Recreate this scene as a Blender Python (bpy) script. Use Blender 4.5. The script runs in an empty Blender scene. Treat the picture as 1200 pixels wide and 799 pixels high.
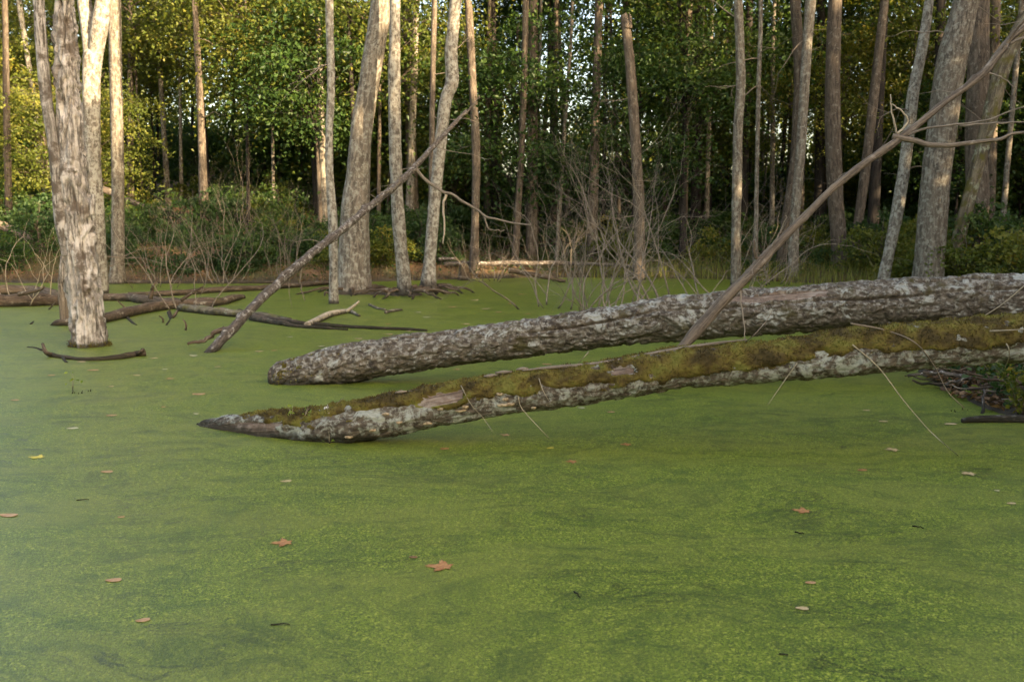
import bpy, math, random
import numpy as np
from mathutils import Vector

random.seed(7)
RS = np.random.RandomState(11)
sc = bpy.context.scene
col = sc.collection
R = math.radians

# ------------------------------------------------------------------ camera
FPX = 1167.0                      # focal length in photograph pixels (1200 wide)
CAMZ = 1.6
PITCH = math.atan(139.5 / FPX)
cam_d = bpy.data.cameras.new('camera')
cam = bpy.data.objects.new('camera', cam_d)
col.objects.link(cam)
cam.location = (0, 0, CAMZ)
cam.rotation_euler = (math.pi / 2 - PITCH, 0, 0)
cam_d.sensor_width = 36.0
cam_d.lens = 36.0 * FPX / 1200.0
cam_d.clip_start = 0.05
cam_d.clip_end = 2000
cam_d.dof.use_dof = True
cam_d.dof.focus_distance = 7.6
cam_d.dof.aperture_fstop = 4.0
sc.camera = cam

# ------------------------------------------------------------------ world, sun, exposure
SUN_EL, SUN_AZ = R(17), R(135)    # azimuth clockwise from +Y: low, from the right and a little behind
w = bpy.data.worlds.new('World')
sc.world = w
w.use_nodes = True
wn = w.node_tree
wn.nodes.clear()
sky = wn.nodes.new('ShaderNodeTexSky')
sky.sky_type = 'NISHITA'
sky.sun_disc = False
sky.sun_elevation = SUN_EL
sky.sun_rotation = SUN_AZ
sky.air_density = 1.0
sky.dust_density = 4.0
sky.ozone_density = 0.6
bg = wn.nodes.new('ShaderNodeBackground')
bg.inputs['Strength'].default_value = 0.12
wo = wn.nodes.new('ShaderNodeOutputWorld')
wn.links.new(sky.outputs[0], bg.inputs[0])
wn.links.new(bg.outputs[0], wo.inputs[0])

sd = bpy.data.lights.new('sun', 'SUN')
sun = bpy.data.objects.new('sun', sd)
col.objects.link(sun)
sd.energy = 4.0
sd.angle = R(0.6)
sd.color = (1.0, 0.8, 0.54)
S = Vector((math.sin(SUN_AZ) * math.cos(SUN_EL), math.cos(SUN_AZ) * math.cos(SUN_EL), math.sin(SUN_EL)))
sun.rotation_euler = S.to_track_quat('Z', 'Y').to_euler()

sc.view_settings.view_transform = 'Standard'
sc.view_settings.look = 'None'
sc.view_settings.gamma = 1.0
sc.view_settings.use_curve_mapping = False
sc.view_settings.exposure = 2.55
sc.view_settings.use_white_balance = True
sc.view_settings.white_balance_temperature = 7300
sc.view_settings.white_balance_tint = 10

sc.render.engine = 'CYCLES'
cy = sc.cycles
cy.use_denoising = True
cy.max_bounces = 6
cy.diffuse_bounces = 3
cy.glossy_bounces = 2
cy.transmission_bounces = 4
cy.transparent_max_bounces = 4
cy.sample_clamp_indirect = 6
cy.caustics_reflective = False
cy.caustics_refractive = False


# ------------------------------------------------------------------ numeric helpers
_perm = RS.permutation(512)
_g = RS.normal(size=(512, 3))
_g /= np.linalg.norm(_g, axis=1)[:, None]


def pn(p):
    """gradient noise, about -0.7..0.7"""
    p = np.asarray(p, float)
    i = np.floor(p).astype(int)
    f = p - i
    u = f * f * f * (f * (f * 6 - 15) + 10)
    out = 0
    for dx in (0, 1):
        for dy in (0, 1):
            for dz in (0, 1):
                h = _perm[(_perm[(_perm[(i[:, 0] + dx) & 511] + i[:, 1] + dy) & 511] + i[:, 2] + dz) & 511]
                d = f - np.array([dx, dy, dz])
                v = np.einsum('ij,ij->i', _g[h], d)
                wx = u[:, 0] if dx else 1 - u[:, 0]
                wy = u[:, 1] if dy else 1 - u[:, 1]
                wz = u[:, 2] if dz else 1 - u[:, 2]
                out = out + v * wx * wy * wz
    return out


def fbm(p, o=3, gain=0.5):
    p = np.asarray(p, float)
    a, t = 1.0, 0
    for k in range(o):
        t = t + a * pn(p + 17.3 * k)
        p = p * 2.03
        a *= gain
    return t


def sstep(a, b, x):
    t = np.clip((x - a) / (b - a), 0, 1)
    return t * t * (3 - 2 * t)


CP, SP = math.cos(PITCH), math.sin(PITCH)


def at(px, py, Y):
    """the point at distance Y in front of the camera that the photograph shows at this pixel"""
    u, v = (px - 600) / FPX, (399.5 - py) / FPX
    dy, dz = CP + v * SP, -SP + v * CP
    k = Y / dy
    return np.array([u * k, Y, CAMZ + dz * k])


def on(px, py, z=0.0):
    u, v = (px - 600) / FPX, (399.5 - py) / FPX
    dy, dz = CP + v * SP, -SP + v * CP
    k = (z - CAMZ) / dz
    return np.array([u * k, dy * k, z])


def pxm(n, Y):
    return n * Y / FPX


# ------------------------------------------------------------------ mesh helpers
class MB:
    def __init__(s):
        s.v, s.q, s.t, s.bc, s.rn, s.n = [], [], [], [], [], 0

    def add(s, v, q=None, t=None, bc=None, rn=None):
        v = np.asarray(v, float).reshape(-1, 3)
        if q is not None and len(q):
            s.q.append(np.asarray(q, int).reshape(-1, 4) + s.n)
        if t is not None and len(t):
            s.t.append(np.asarray(t, int).reshape(-1, 3) + s.n)
        s.v.append(v)
        s.bc.append(v if bc is None else np.asarray(bc, float))
        r = np.zeros(len(v)) if rn is None else np.broadcast_to(np.asarray(rn, float), (len(v),))
        s.rn.append(r)
        s.n += len(v)

    def mesh(s, name, mat, origin=(0, 0, 0), smooth=True):
        v = np.concatenate(s.v) - np.asarray(origin, float)
        q = np.concatenate(s.q) if s.q else np.zeros((0, 4), int)
        t = np.concatenate(s.t) if s.t else np.zeros((0, 3), int)
        me = bpy.data.meshes.new(name)
        me.vertices.add(len(v))
        me.vertices.foreach_set('co', v.astype(np.float32).ravel())
        idx = np.concatenate([q.ravel(), t.ravel()]).astype(np.int32)
        me.loops.add(len(idx))
        me.loops.foreach_set('vertex_index', idx)
        st = np.concatenate([np.arange(len(q)) * 4, len(q) * 4 + np.arange(len(t)) * 3]).astype(np.int32)
        me.polygons.add(len(st))
        me.polygons.foreach_set('loop_start', st)
        me.polygons.foreach_set('use_smooth', np.full(len(st), smooth))
        a = me.attributes.new('bc', 'FLOAT_VECTOR', 'POINT')
        a.data.foreach_set('vector', np.concatenate(s.bc).astype(np.float32).ravel())
        a = me.attributes.new('rnd', 'FLOAT', 'POINT')
        a.data.foreach_set('value', np.concatenate(s.rn).astype(np.float32))
        me.update(calc_edges=True)
        me.validate()
        if mat is not None:
            me.materials.append(mat)
        return me

    def build(s, name, mat, parent=None, origin=(0, 0, 0), smooth=True):
        me = s.mesh(name, mat, origin, smooth)
        o = bpy.data.objects.new(name, me)
        col.objects.link(o)
        if parent is not None:
            o.parent = parent
        else:
            o.location = origin
        return o


def link(name, me, parent=None, loc=(0, 0, 0), rz=0, scale=1):
    o = bpy.data.objects.new(name, me)
    col.objects.link(o)
    o.parent = parent
    o.location = loc
    o.rotation_euler = (0, 0, rz)
    o.scale = (scale,) * 3 if np.isscalar(scale) else scale
    return o


def tag(o, label, cat, group=None):
    o['label'] = label
    o['category'] = cat
    if group:
        o['group'] = group
    return o


def thing(name, label, cat, loc, group=None):
    o = bpy.data.objects.new(name, None)
    o.empty_display_size = 0.2
    col.objects.link(o)
    o.location = tuple(float(c) for c in loc)
    return tag(o, label, cat, group)


def struct(o):
    o['kind'] = 'structure'
    return o


def stuff(o):
    o['kind'] = 'stuff'
    return o


def spline(P, Rr, ds):
    P = np.asarray(P, float)
    Rr = np.asarray(Rr, float)
    if len(P) == 2:
        P = np.array([P[0], (P[0] + P[1]) / 2, P[1]])
        Rr = np.array([Rr[0], (Rr[0] + Rr[1]) / 2, Rr[1]])
    E = np.vstack([2 * P[0] - P[1], P, 2 * P[-1] - P[-2]])
    ER = np.concatenate([[Rr[0]], Rr, [Rr[-1]]])
    out, ro = [], []
    for i in range(1, len(E) - 2):
        L = np.linalg.norm(E[i + 1] - E[i])
        n = max(1, int(math.ceil(L / ds)))
        t = (np.arange(n) / n)[:, None]
        a, b, c, d = E[i - 1], E[i], E[i + 1], E[i + 2]
        out.append(0.5 * (2 * b + (c - a) * t + (2 * a - 5 * b + 4 * c - d) * t ** 2 + (3 * b - a - 3 * c + d) * t ** 3))
        tt = t[:, 0]
        tt = tt * tt * (3 - 2 * tt)
        ro.append(ER[i] * (1 - tt) + ER[i + 1] * tt)
    out.append(P[-1:])
    ro.append(Rr[-1:])
    return np.vstack(out), np.concatenate(ro)


def frames(P):
    T = np.gradient(P, axis=0)
    T /= np.linalg.norm(T, axis=1)[:, None] + 1e-12
    ref = np.array([0, -1.0, 0]) if abs(T[0][2]) > 0.6 else np.array([0, 0, 1.0])
    if abs(np.dot(ref, T[0])) > 0.95:
        ref = np.array([1.0, 0, 0])
    n = ref
    Nn = []
    for t in T:
        n = n - t * np.dot(n, t)
        n = n / (np.linalg.norm(n) + 1e-12)
        Nn.append(n)
    Nn = np.array(Nn)
    return T, Nn, np.cross(T, Nn)


def tube(mb, P, Rr, sides=8, ds=0.1, disp=None, cap=True, rn=0.0, s0=0.0, raw=False):
    """sweep; theta 0 = up (lying) or towards the camera (standing); theta 90 = camera side (lying) or right (standing)"""
    if not raw:
        P, Rr = spline(P, Rr, ds)
    else:
        P, Rr = np.asarray(P, float), np.asarray(Rr, float)
    T, Nn, B = frames(P)
    s = s0 + np.concatenate([[0], np.cumsum(np.linalg.norm(np.diff(P, axis=0), axis=1))])
    th = np.arange(sides) / sides * 2 * math.pi
    TH, SS = np.meshgrid(th, s)
    RR = np.repeat(Rr[:, None], sides, 1)
    bcs = np.stack([np.cos(TH) * RR, np.sin(TH) * RR, SS], -1).reshape(-1, 3)
    if disp is not None:
        RR = RR + disp(TH.ravel(), SS.ravel(), RR.ravel(), bcs).reshape(RR.shape)
    V = P[:, None, :] + RR[..., None] * (np.cos(TH)[..., None] * Nn[:, None, :] + np.sin(TH)[..., None] * B[:, None, :])
    m = len(P)
    i = np.arange(m - 1)[:, None] * sides
    j = np.arange(sides)[None, :]
    jn = (j + 1) % sides
    q = np.stack([i + j, i + jn, i + sides + jn, i + sides + j], -1).reshape(-1, 4)
    V = V.reshape(-1, 3)
    tri = []
    if cap:
        c0, c1 = len(V), len(V) + 1
        V = np.vstack([V, P[:1], P[-1:]])
        bcs = np.vstack([bcs, [[0, 0, s[0]]], [[0, 0, s[-1]]]])
        b = (m - 1) * sides
        for k in range(sides):
            kn = (k + 1) % sides
            tri.append((c0, kn, k))
            tri.append((c1, b + k, b + kn))
    mb.add(V, q, tri, bcs, rn)
    return V, q, TH, SS


def wiggle(P, amp, seed, n=6):
    """points along a polyline with small sideways irregularity"""
    P, _ = spline(P, np.ones(len(P)), max(0.02, np.linalg.norm(np.asarray(P[-1]) - np.asarray(P[0])) / n))
    k = np.arange(len(P))[:, None] * 0.83 + seed * 7.7
    off = np.stack([pn(np.hstack([k, 0 * k + 3.1 + a, 0 * k + seed])) for a in (0, 9, 21)], -1)
    off[0] = 0
    return P + off * amp * 1.6


# ------------------------------------------------------------------ materials
def newmat(name):
    m = bpy.data.materials.new(name)
    m.use_nodes = True
    nt = m.node_tree
    nt.nodes.clear()
    return m, nt


class G:
    """small node graph helper"""
    def __init__(s, nt):
        s.nt = nt

    def n(s, typ, **kw):
        nd = s.nt.nodes.new(typ)
        for k, v in kw.items():
            if k.startswith('_'):
                setattr(nd, k[1:], v)
            else:
                s.set(nd.inputs[k.replace('__', ' ')], v)
        return nd

    def set(s, sock, v):
        if isinstance(v, bpy.types.NodeSocket):
            s.nt.links.new(v, sock)
        elif isinstance(v, bpy.types.Node):
            s.nt.links.new(v.outputs[0], sock)
        else:
            if sock.type == 'RGBA' and len(v) == 3:
                v = (*v, 1)
            sock.default_value = v

    def attr(s, name, out):
        a = s.n('ShaderNodeAttribute', _attribute_name=name)
        return a.outputs[out]

    def scale(s, vec, sc3, loc=(0, 0, 0)):
        return s.n('ShaderNodeMapping', Vector=vec, Scale=sc3, Location=loc).outputs[0]

    def noise(s, vec, scale, detail=4, rough=0.55, dist=0.0):
        return s.n('ShaderNodeTexNoise', Vector=vec, Scale=scale, Detail=detail, Roughness=rough, Distortion=dist)

    def ramp(s, f, a, b, c0=0.0, c1=1.0):
        return s.n('ShaderNodeMapRange', _interpolation_type='SMOOTHSTEP', Value=f, From__Min=a, From__Max=b, To__Min=c0, To__Max=c1).outputs[0]

    def mix(s, f, a, b):
        m = s.nt.nodes.new('ShaderNodeMix')
        m.data_type = 'RGBA'
        s.set(m.inputs[0], f)
        s.set(m.inputs[6], a)
        s.set(m.inputs[7], b)
        return m.outputs[2]

    def math(s, op, a, b=0.0):
        m = s.nt.nodes.new('ShaderNodeMath')
        m.operation = op
        s.set(m.inputs[0], a)
        s.set(m.inputs[1], b)
        return m.outputs[0]

    def bump(s, h, strength, dist, normal=None):
        b = s.n('ShaderNodeBump', Height=h, Strength=strength, Distance=dist)
        if normal is not None:
            s.set(b.inputs['Normal'], normal)
        return b.outputs[0]

    def out(s, sh):
        o = s.nt.nodes.new('ShaderNodeOutputMaterial')
        s.nt.links.new(sh.outputs[0], o.inputs[0])

    def pbr(s, **kw):
        return s.n('ShaderNodeBsdfPrincipled', **kw)


def bark(name, dark, light, furrow=(16, 16, 2.6), lichen=None, lich=(0.55, 0.7), lscale=5, moss=None, mossr=(0.6, 0.75),
         wet=None, bump=0.7, fine=60, rough=0.9, patch=None, top_only=False):
    m, nt = newmat(name)
    g = G(nt)
    bc = g.attr('bc', 'Vector')
    rnd = g.n('ShaderNodeObjectInfo').outputs['Random']
    off = g.n('ShaderNodeVectorMath', _operation='SCALE')
    g.set(off.inputs[0], (13.1, 7.7, 3.3))
    g.set(off.inputs['Scale'], rnd)
    co = g.n('ShaderNodeVectorMath', _operation='ADD')
    g.set(co.inputs[0], bc)
    g.set(co.inputs[1], off.outputs[0])
    co = co.outputs[0]
    st = g.scale(co, furrow)
    n1 = g.noise(st, 1.0, 5, 0.6, 0.6).outputs[0]
    fn = g.noise(g.scale(co, (1, 1, 0.5)), fine, 3, 0.6).outputs[0]
    big = g.noise(co, 1.3, 3).outputs[0]
    h = g.math('ADD', g.math('MULTIPLY', n1, 1.0), g.math('MULTIPLY', fn, 0.35))
    f = g.ramp(h, 0.48, 0.86)
    c = g.mix(f, dark, light)
    c = g.mix(g.ramp(big, 0.35, 0.7, 0.0, 0.45), c, tuple(0.6 * x for x in light))
    nz = g.n('ShaderNodeSeparateXYZ', Vector=g.n('ShaderNodeNewGeometry').outputs['Normal']).outputs[2]
    upper = g.ramp(nz, -0.55, 0.35, 0.12, 1.0) if top_only else 1.0
    if lichen is not None:
        ln = g.noise(co, lscale, 6, 0.65, 0.4).outputs[0]
        lf = g.ramp(g.math('ADD', ln, g.math('MULTIPLY', g.math('SUBTRACT', h, 0.6), 0.25)), *lich)
        c = g.mix(g.math('MULTIPLY', lf, upper), c, lichen)
    if patch is not None:
        pnn = g.noise(co, patch[1], 7, 0.7, 0.8).outputs[0]
        pf = g.ramp(g.math('ADD', pnn, g.math('MULTIPLY', g.math('SUBTRACT', fn, 0.5), 0.12)), *patch[2])
        c = g.mix(g.math('MULTIPLY', g.math('MULTIPLY', pf, 0.85), upper), c, patch[0])
    if moss is not None:
        mn = g.noise(co, 4, 5, 0.6).outputs[0]
        c = g.mix(g.ramp(mn, *mossr), c, moss)
    if wet is not None:
        z = g.n('ShaderNodeSeparateXYZ', Vector=bc).outputs[2]
        zz = g.math('ADD', z, g.math('MULTIPLY', g.math('SUBTRACT', n1, 0.5), 0.25))
        c = g.mix(g.ramp(zz, wet - 0.08, wet + 0.08, 0.85, 0.0), c, (0.03, 0.024, 0.018))
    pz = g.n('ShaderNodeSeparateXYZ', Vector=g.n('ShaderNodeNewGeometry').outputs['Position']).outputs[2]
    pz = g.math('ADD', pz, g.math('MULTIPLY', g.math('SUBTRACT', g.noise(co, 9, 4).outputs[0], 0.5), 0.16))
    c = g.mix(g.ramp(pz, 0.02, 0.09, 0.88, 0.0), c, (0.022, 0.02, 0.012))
    hv = g.n('ShaderNodeHueSaturation', Color=c, Value=g.ramp(rnd, 0, 1, 0.85, 1.15))
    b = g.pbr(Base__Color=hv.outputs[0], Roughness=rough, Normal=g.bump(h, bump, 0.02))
    g.set(b.inputs['Specular IOR Level'], 0.25)
    g.out(b)
    return m


M = {}
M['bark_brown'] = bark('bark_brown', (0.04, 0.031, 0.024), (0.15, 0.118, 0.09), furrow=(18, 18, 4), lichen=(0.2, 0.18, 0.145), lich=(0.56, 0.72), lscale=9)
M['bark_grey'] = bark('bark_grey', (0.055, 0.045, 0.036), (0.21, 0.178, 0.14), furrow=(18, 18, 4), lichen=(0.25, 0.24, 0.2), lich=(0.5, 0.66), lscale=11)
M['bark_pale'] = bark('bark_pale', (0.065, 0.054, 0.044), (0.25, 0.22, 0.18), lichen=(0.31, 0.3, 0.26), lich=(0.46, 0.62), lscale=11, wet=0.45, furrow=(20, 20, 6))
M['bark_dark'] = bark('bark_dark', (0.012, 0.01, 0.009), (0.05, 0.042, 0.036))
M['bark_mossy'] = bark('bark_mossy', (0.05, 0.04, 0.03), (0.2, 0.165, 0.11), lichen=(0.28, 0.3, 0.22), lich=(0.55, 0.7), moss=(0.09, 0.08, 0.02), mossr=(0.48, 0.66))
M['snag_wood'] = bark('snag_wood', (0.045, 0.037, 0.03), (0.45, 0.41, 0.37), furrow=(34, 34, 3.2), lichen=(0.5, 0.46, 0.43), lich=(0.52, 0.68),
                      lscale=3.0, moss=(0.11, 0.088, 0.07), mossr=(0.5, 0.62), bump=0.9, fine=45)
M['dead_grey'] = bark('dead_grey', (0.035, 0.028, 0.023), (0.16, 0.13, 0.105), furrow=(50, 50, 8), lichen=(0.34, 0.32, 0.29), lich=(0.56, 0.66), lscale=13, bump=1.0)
M['dead_wet'] = bark('dead_wet', (0.028, 0.02, 0.014), (0.14, 0.1, 0.068), furrow=(34, 34, 4), lichen=(0.24, 0.21, 0.16), lich=(0.58, 0.72), lscale=7,
                     moss=(0.07, 0.07, 0.02), mossr=(0.58, 0.72))
M['log_lichen'] = bark('log_lichen', (0.04, 0.031, 0.024), (0.165, 0.135, 0.102), furrow=(26, 26, 13), lichen=(0.28, 0.265, 0.23), lich=(0.49, 0.65),
                       lscale=22, moss=(0.07, 0.06, 0.022), mossr=(0.58, 0.72), bump=1.0, fine=60, patch=((0.39, 0.4, 0.36), 4.5, (0.53, 0.61)), top_only=True)
M['log_mossy'] = bark('log_mossy', (0.045, 0.035, 0.026), (0.16, 0.13, 0.098), furrow=(26, 26, 12), lichen=(0.28, 0.285, 0.245), lich=(0.48, 0.66),
                      lscale=22, bump=1.0, fine=60, patch=((0.38, 0.405, 0.36), 6.0, (0.5, 0.63)))
M['bare_wood'] = bark('bare_wood', (0.075, 0.054, 0.042), (0.22, 0.16, 0.125), furrow=(60, 60, 4), lichen=(0.25, 0.21, 0.175), lich=(0.5, 0.7), lscale=8, bump=0.7)
M['branch_tan'] = bark('branch_tan', (0.055, 0.043, 0.034), (0.21, 0.165, 0.122), furrow=(60, 60, 2.5), lichen=(0.3, 0.25, 0.2), lich=(0.6, 0.72), lscale=4, bump=0.5)
M['twig'] = bark('twig', (0.11, 0.088, 0.068), (0.28, 0.232, 0.182), furrow=(120, 120, 9), bump=0.3)
M['twig_pale'] = bark('twig_pale', (0.3, 0.24, 0.17), (0.52, 0.44, 0.33), furrow=(120, 120, 9), bump=0.3)
M['stem_dry'] = bark('stem_dry', (0.2, 0.165, 0.11), (0.38, 0.33, 0.24), furrow=(120, 120, 9), bump=0.1)


def leafmat(name, ramp_cols, trans=0.45, tcol=(1.25, 1.2, 0.6), rough=0.5):
    m, nt = newmat(name)
    g = G(nt)
    r = g.attr('rnd', 'Fac')
    oi = g.n('ShaderNodeObjectInfo').outputs['Random']
    f = g.math('ADD', g.math('MULTIPLY', r, 0.75), g.math('MULTIPLY', oi, 0.25))
    cr = g.n('ShaderNodeValToRGB', Fac=f)
    el = cr.color_ramp.elements
    while len(el) > 1:
        el.remove(el[-1])
    el[0].position, el[0].color = ramp_cols[0][0], (*ramp_cols[0][1], 1)
    for p_, c_ in ramp_cols[1:]:
        e = el.new(p_)
        e.color = (*c_, 1)
    c = cr.outputs[0]
    b = g.pbr(Base__Color=c, Roughness=rough)
    g.set(b.inputs['Specular IOR Level'], 0.35)
    tc = g.n('ShaderNodeMix', _data_type='RGBA', _blend_type='MULTIPLY')
    g.set(tc.inputs[0], 1.0)
    g.set(tc.inputs[6], c)
    g.set(tc.inputs[7], (*tcol, 1))
    t = g.n('ShaderNodeBsdfTranslucent', Color=tc.outputs[2])
    mx = g.n('ShaderNodeMixShader', Fac=trans)
    g.set(mx.inputs[1], b.outputs[0])
    g.set(mx.inputs[2], t.outputs[0])
    g.out(mx)
    return m


M['leaf_green'] = leafmat('leaf_green', [(0.0, (0.02, 0.048, 0.014)), (0.45, (0.042, 0.09, 0.02)), (0.8, (0.085, 0.135, 0.024)), (1.0, (0.17, 0.17, 0.03))])
M['leaf_olive'] = leafmat('leaf_olive', [(0.0, (0.045, 0.07, 0.015)), (0.4, (0.09, 0.125, 0.02)), (0.75, (0.18, 0.19, 0.03)), (1.0, (0.3, 0.22, 0.04))])
M['leaf_yellow'] = leafmat('leaf_yellow', [(0.0, (0.055, 0.085, 0.016)), (0.45, (0.125, 0.155, 0.028)), (0.8, (0.23, 0.225, 0.045)), (1.0, (0.34, 0.25, 0.05))], trans=0.5)  # on the left trees this yellow stands in for sunlight
M['leaf_fresh'] = leafmat('leaf_fresh', [(0.0, (0.1, 0.17, 0.03)), (1.0, (0.3, 0.36, 0.06))])
M['leaf_herb'] = leafmat('leaf_herb', [(0.0, (0.025, 0.06, 0.02)), (0.6, (0.05, 0.1, 0.03)), (1.0, (0.11, 0.16, 0.04))])
M['grass_dry'] = leafmat('grass_dry', [(0.0, (0.07, 0.05, 0.028)), (0.45, (0.15, 0.115, 0.06)), (0.7, (0.12, 0.115, 0.04)), (1.0, (0.08, 0.1, 0.03))], trans=0.3, tcol=(1, 1, 0.8))
M['grass_green'] = leafmat('grass_green', [(0.0, (0.1, 0.13, 0.025)), (0.6, (0.2, 0.22, 0.045)), (1.0, (0.32, 0.27, 0.09))], trans=0.35)
M['moss'] = leafmat('moss', [(0.0, (0.032, 0.024, 0.01)), (0.3, (0.09, 0.064, 0.018)), (0.6, (0.145, 0.115, 0.025)), (0.85, (0.165, 0.155, 0.034)), (1.0, (0.2, 0.215, 0.05))], trans=0.25, tcol=(1, 1, 0.7), rough=0.9)


def flatleaf(name, c0, c1):
    m, nt = newmat(name)
    g = G(nt)
    co = g.n('ShaderNodeTexCoord').outputs['Object']
    n = g.noise(co, 45, 4).outputs[0]
    b = g.pbr(Base__Color=g.mix(g.ramp(n, 0.35, 0.65), c0, c1), Roughness=0.6)
    g.out(b)
    return m


M['fl_red'] = flatleaf('fallen_leaf_red', (0.34, 0.14, 0.05), (0.45, 0.22, 0.085))
M['fl_orange'] = flatleaf('fallen_leaf_orange', (0.38, 0.19, 0.085), (0.5, 0.3, 0.15))
M['fl_tan'] = flatleaf('fallen_leaf_tan', (0.4, 0.28, 0.14), (0.54, 0.41, 0.23))
M['fl_pale'] = flatleaf('fallen_leaf_pale', (0.46, 0.4, 0.25), (0.58, 0.53, 0.38))
M['fl_yellow'] = flatleaf('fallen_leaf_yellow', (0.52, 0.42, 0.05), (0.66, 0.52, 0.1))
M['fl_brown'] = flatleaf('fallen_leaf_brown', (0.15, 0.06, 0.03), (0.32, 0.15, 0.08))
M['fungus'] = flatleaf('bracket_fungus', (0.22, 0.15, 0.085), (0.42, 0.33, 0.21))
M['white_cap'] = flatleaf('white_mushroom', (0.66, 0.62, 0.56), (0.78, 0.75, 0.7))


def m_ground():
    m, nt = newmat('forest_floor')
    g = G(nt)
    p = g.n('ShaderNodeNewGeometry').outputs['Position']
    n1 = g.noise(p, 0.5, 5).outputs[0]
    n2 = g.noise(p, 14, 5, 0.7).outputs[0]
    vo = g.n('ShaderNodeTexVoronoi', Vector=p, Scale=14.0)
    litter = g.mix(n2, (0.05, 0.032, 0.018), (0.26, 0.15, 0.075))
    litter = g.mix(g.ramp(vo.outputs['Color'], 0.6, 0.9, 0, 0.7), litter, (0.34, 0.17, 0.07))
    green = g.mix(n2, (0.02, 0.04, 0.01), (0.09, 0.11, 0.03))
    c = g.mix(g.ramp(n1, 0.45, 0.62, 0, 0.8), litter, green)
    z = g.n('ShaderNodeSeparateXYZ', Vector=p).outputs[2]
    c = g.mix(g.ramp(z, 0.02, 0.22, 1.0, 0.0), c, g.mix(n2, (0.02, 0.015, 0.01), (0.1, 0.075, 0.045)))
    g.out(g.pbr(Base__Color=c, Roughness=0.95, Normal=g.bump(n2, 0.8, 0.06)))
    return m


def m_duckweed():
    m, nt = newmat('duckweed_water')
    g = G(nt)
    p = g.n('ShaderNodeNewGeometry').outputs['Position']
    # slow currents bend the mat into long swirls
    wrp = g.noise(g.scale(p, (0.55, 0.9, 1)), 1.0, 3, 0.5).outputs['Color']
    wv = g.n('ShaderNodeVectorMath', _operation='MULTIPLY_ADD')
    g.set(wv.inputs[0], wrp)
    g.set(wv.inputs[1], (1.3, 1.3, 0))
    g.set(wv.inputs[2], p)
    wp = wv.outputs[0]
    # fronds
    vo = g.n('ShaderNodeTexVoronoi', Vector=p, Scale=150.0, Randomness=1.0)
    vo2 = g.n('ShaderNodeTexVoronoi', Vector=p, Scale=88.0, Randomness=1.0)
    rc = g.n('ShaderNodeSeparateColor', Color=vo.outputs['Color'])
    rc2 = g.n('ShaderNodeSeparateColor', Color=vo2.outputs['Color'])
    patch = g.noise(g.scale(wp, (0.8, 1.6, 1)), 1.0, 5, 0.6).outputs[0]
    mid = g.noise(g.scale(wp, (3, 6, 1)), 1.0, 4, 0.6).outputs[0]
    streak = g.noise(g.scale(wp, (1.3, 5.5, 1)), 1.0, 5, 0.62, 0.8).outputs[0]
    fr = g.mix(rc.outputs[0], (0.085, 0.134, 0.012), (0.202, 0.25, 0.023))
    fr = g.mix(g.ramp(rc2.outputs[1], 0.72, 0.95, 0, 0.8), fr, (0.36, 0.385, 0.055))
    fr = g.mix(g.ramp(rc.outputs[2], 0.5, 0.85, 0, 0.85), fr, (0.035, 0.06, 0.01))
    fr = g.mix(g.ramp(patch, 0.35, 0.68, 0.0, 0.55), fr, (0.195, 0.212, 0.036))
    fr = g.mix(g.ramp(mid, 0.45, 0.7, 0.0, 0.5), fr, (0.055, 0.095, 0.014))
    # drift lines: long curves where the mat is thin and the fronds stand apart
    dn = g.noise(g.scale(wp, (0.55, 1.5, 1)), 1.0, 4, 0.55, 1.6).outputs[0]
    dl = g.ramp(g.math('ABSOLUTE', g.math('SUBTRACT', dn, 0.5)), 0.0, 0.035, 1, 0)
    dl = g.math('MULTIPLY', dl, g.ramp(g.noise(g.scale(p, (0.7, 1.1, 1)), 1.0, 3).outputs[0], 0.42, 0.6))
    dn2 = g.noise(g.scale(wp, (1.0, 2.6, 1), (7, 3, 0)), 1.0, 4, 0.55, 1.9).outputs[0]
    dl2 = g.math('MULTIPLY', g.ramp(g.math('ABSOLUTE', g.math('SUBTRACT', dn2, 0.5)), 0.0, 0.02, 1, 0), g.ramp(mid, 0.4, 0.55))
    thin = g.math('MULTIPLY', g.math('MAXIMUM', dl, dl2), g.ramp(rc2.outputs[0], 0.1, 0.8, 0.7, 0.28))
    fr = g.mix(thin, fr, (0.035, 0.058, 0.012))
    # thin seams of open water where the mat has been pulled apart
    line = g.math('ABSOLUTE', g.math('SUBTRACT', streak, 0.5))
    seam = g.math('MULTIPLY', g.ramp(line, 0.0, 0.022, 0.9, 0), g.ramp(g.noise(wp, 0.9, 3).outputs[0], 0.46, 0.6))
    holes = g.ramp(g.noise(g.scale(wp, (2.2, 7, 1)), 1.0, 6, 0.65).outputs[0], 0.66, 0.76)
    gap = g.math('MULTIPLY', g.ramp(rc.outputs[1], 0.0, 0.65, 1, 0), g.ramp(patch, 0.3, 0.75, 0.15, 0.75))
    op = g.math('MAXIMUM', g.math('MULTIPLY', g.math('MAXIMUM', seam, g.math('MULTIPLY', holes, 0.8)), g.ramp(rc.outputs[2], 0.1, 0.5, 0.45, 1.0)), g.math('MULTIPLY', gap, 0.5))
    c = g.mix(op, fr, (0.02, 0.032, 0.01))
    h = g.math('ADD', g.math('MULTIPLY', vo.outputs['Distance'], -0.6), g.math('MULTIPLY', rc2.outputs[0], 0.5))
    b = g.pbr(Base__Color=c, Roughness=g.ramp(op, 0, 1, 0.44, 0.34), Normal=g.bump(h, 0.5, 0.004))
    g.set(b.inputs['Specular IOR Level'], 0.42)
    g.out(b)
    return m


M['ground'] = m_ground()
M['water'] = m_duckweed()

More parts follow.
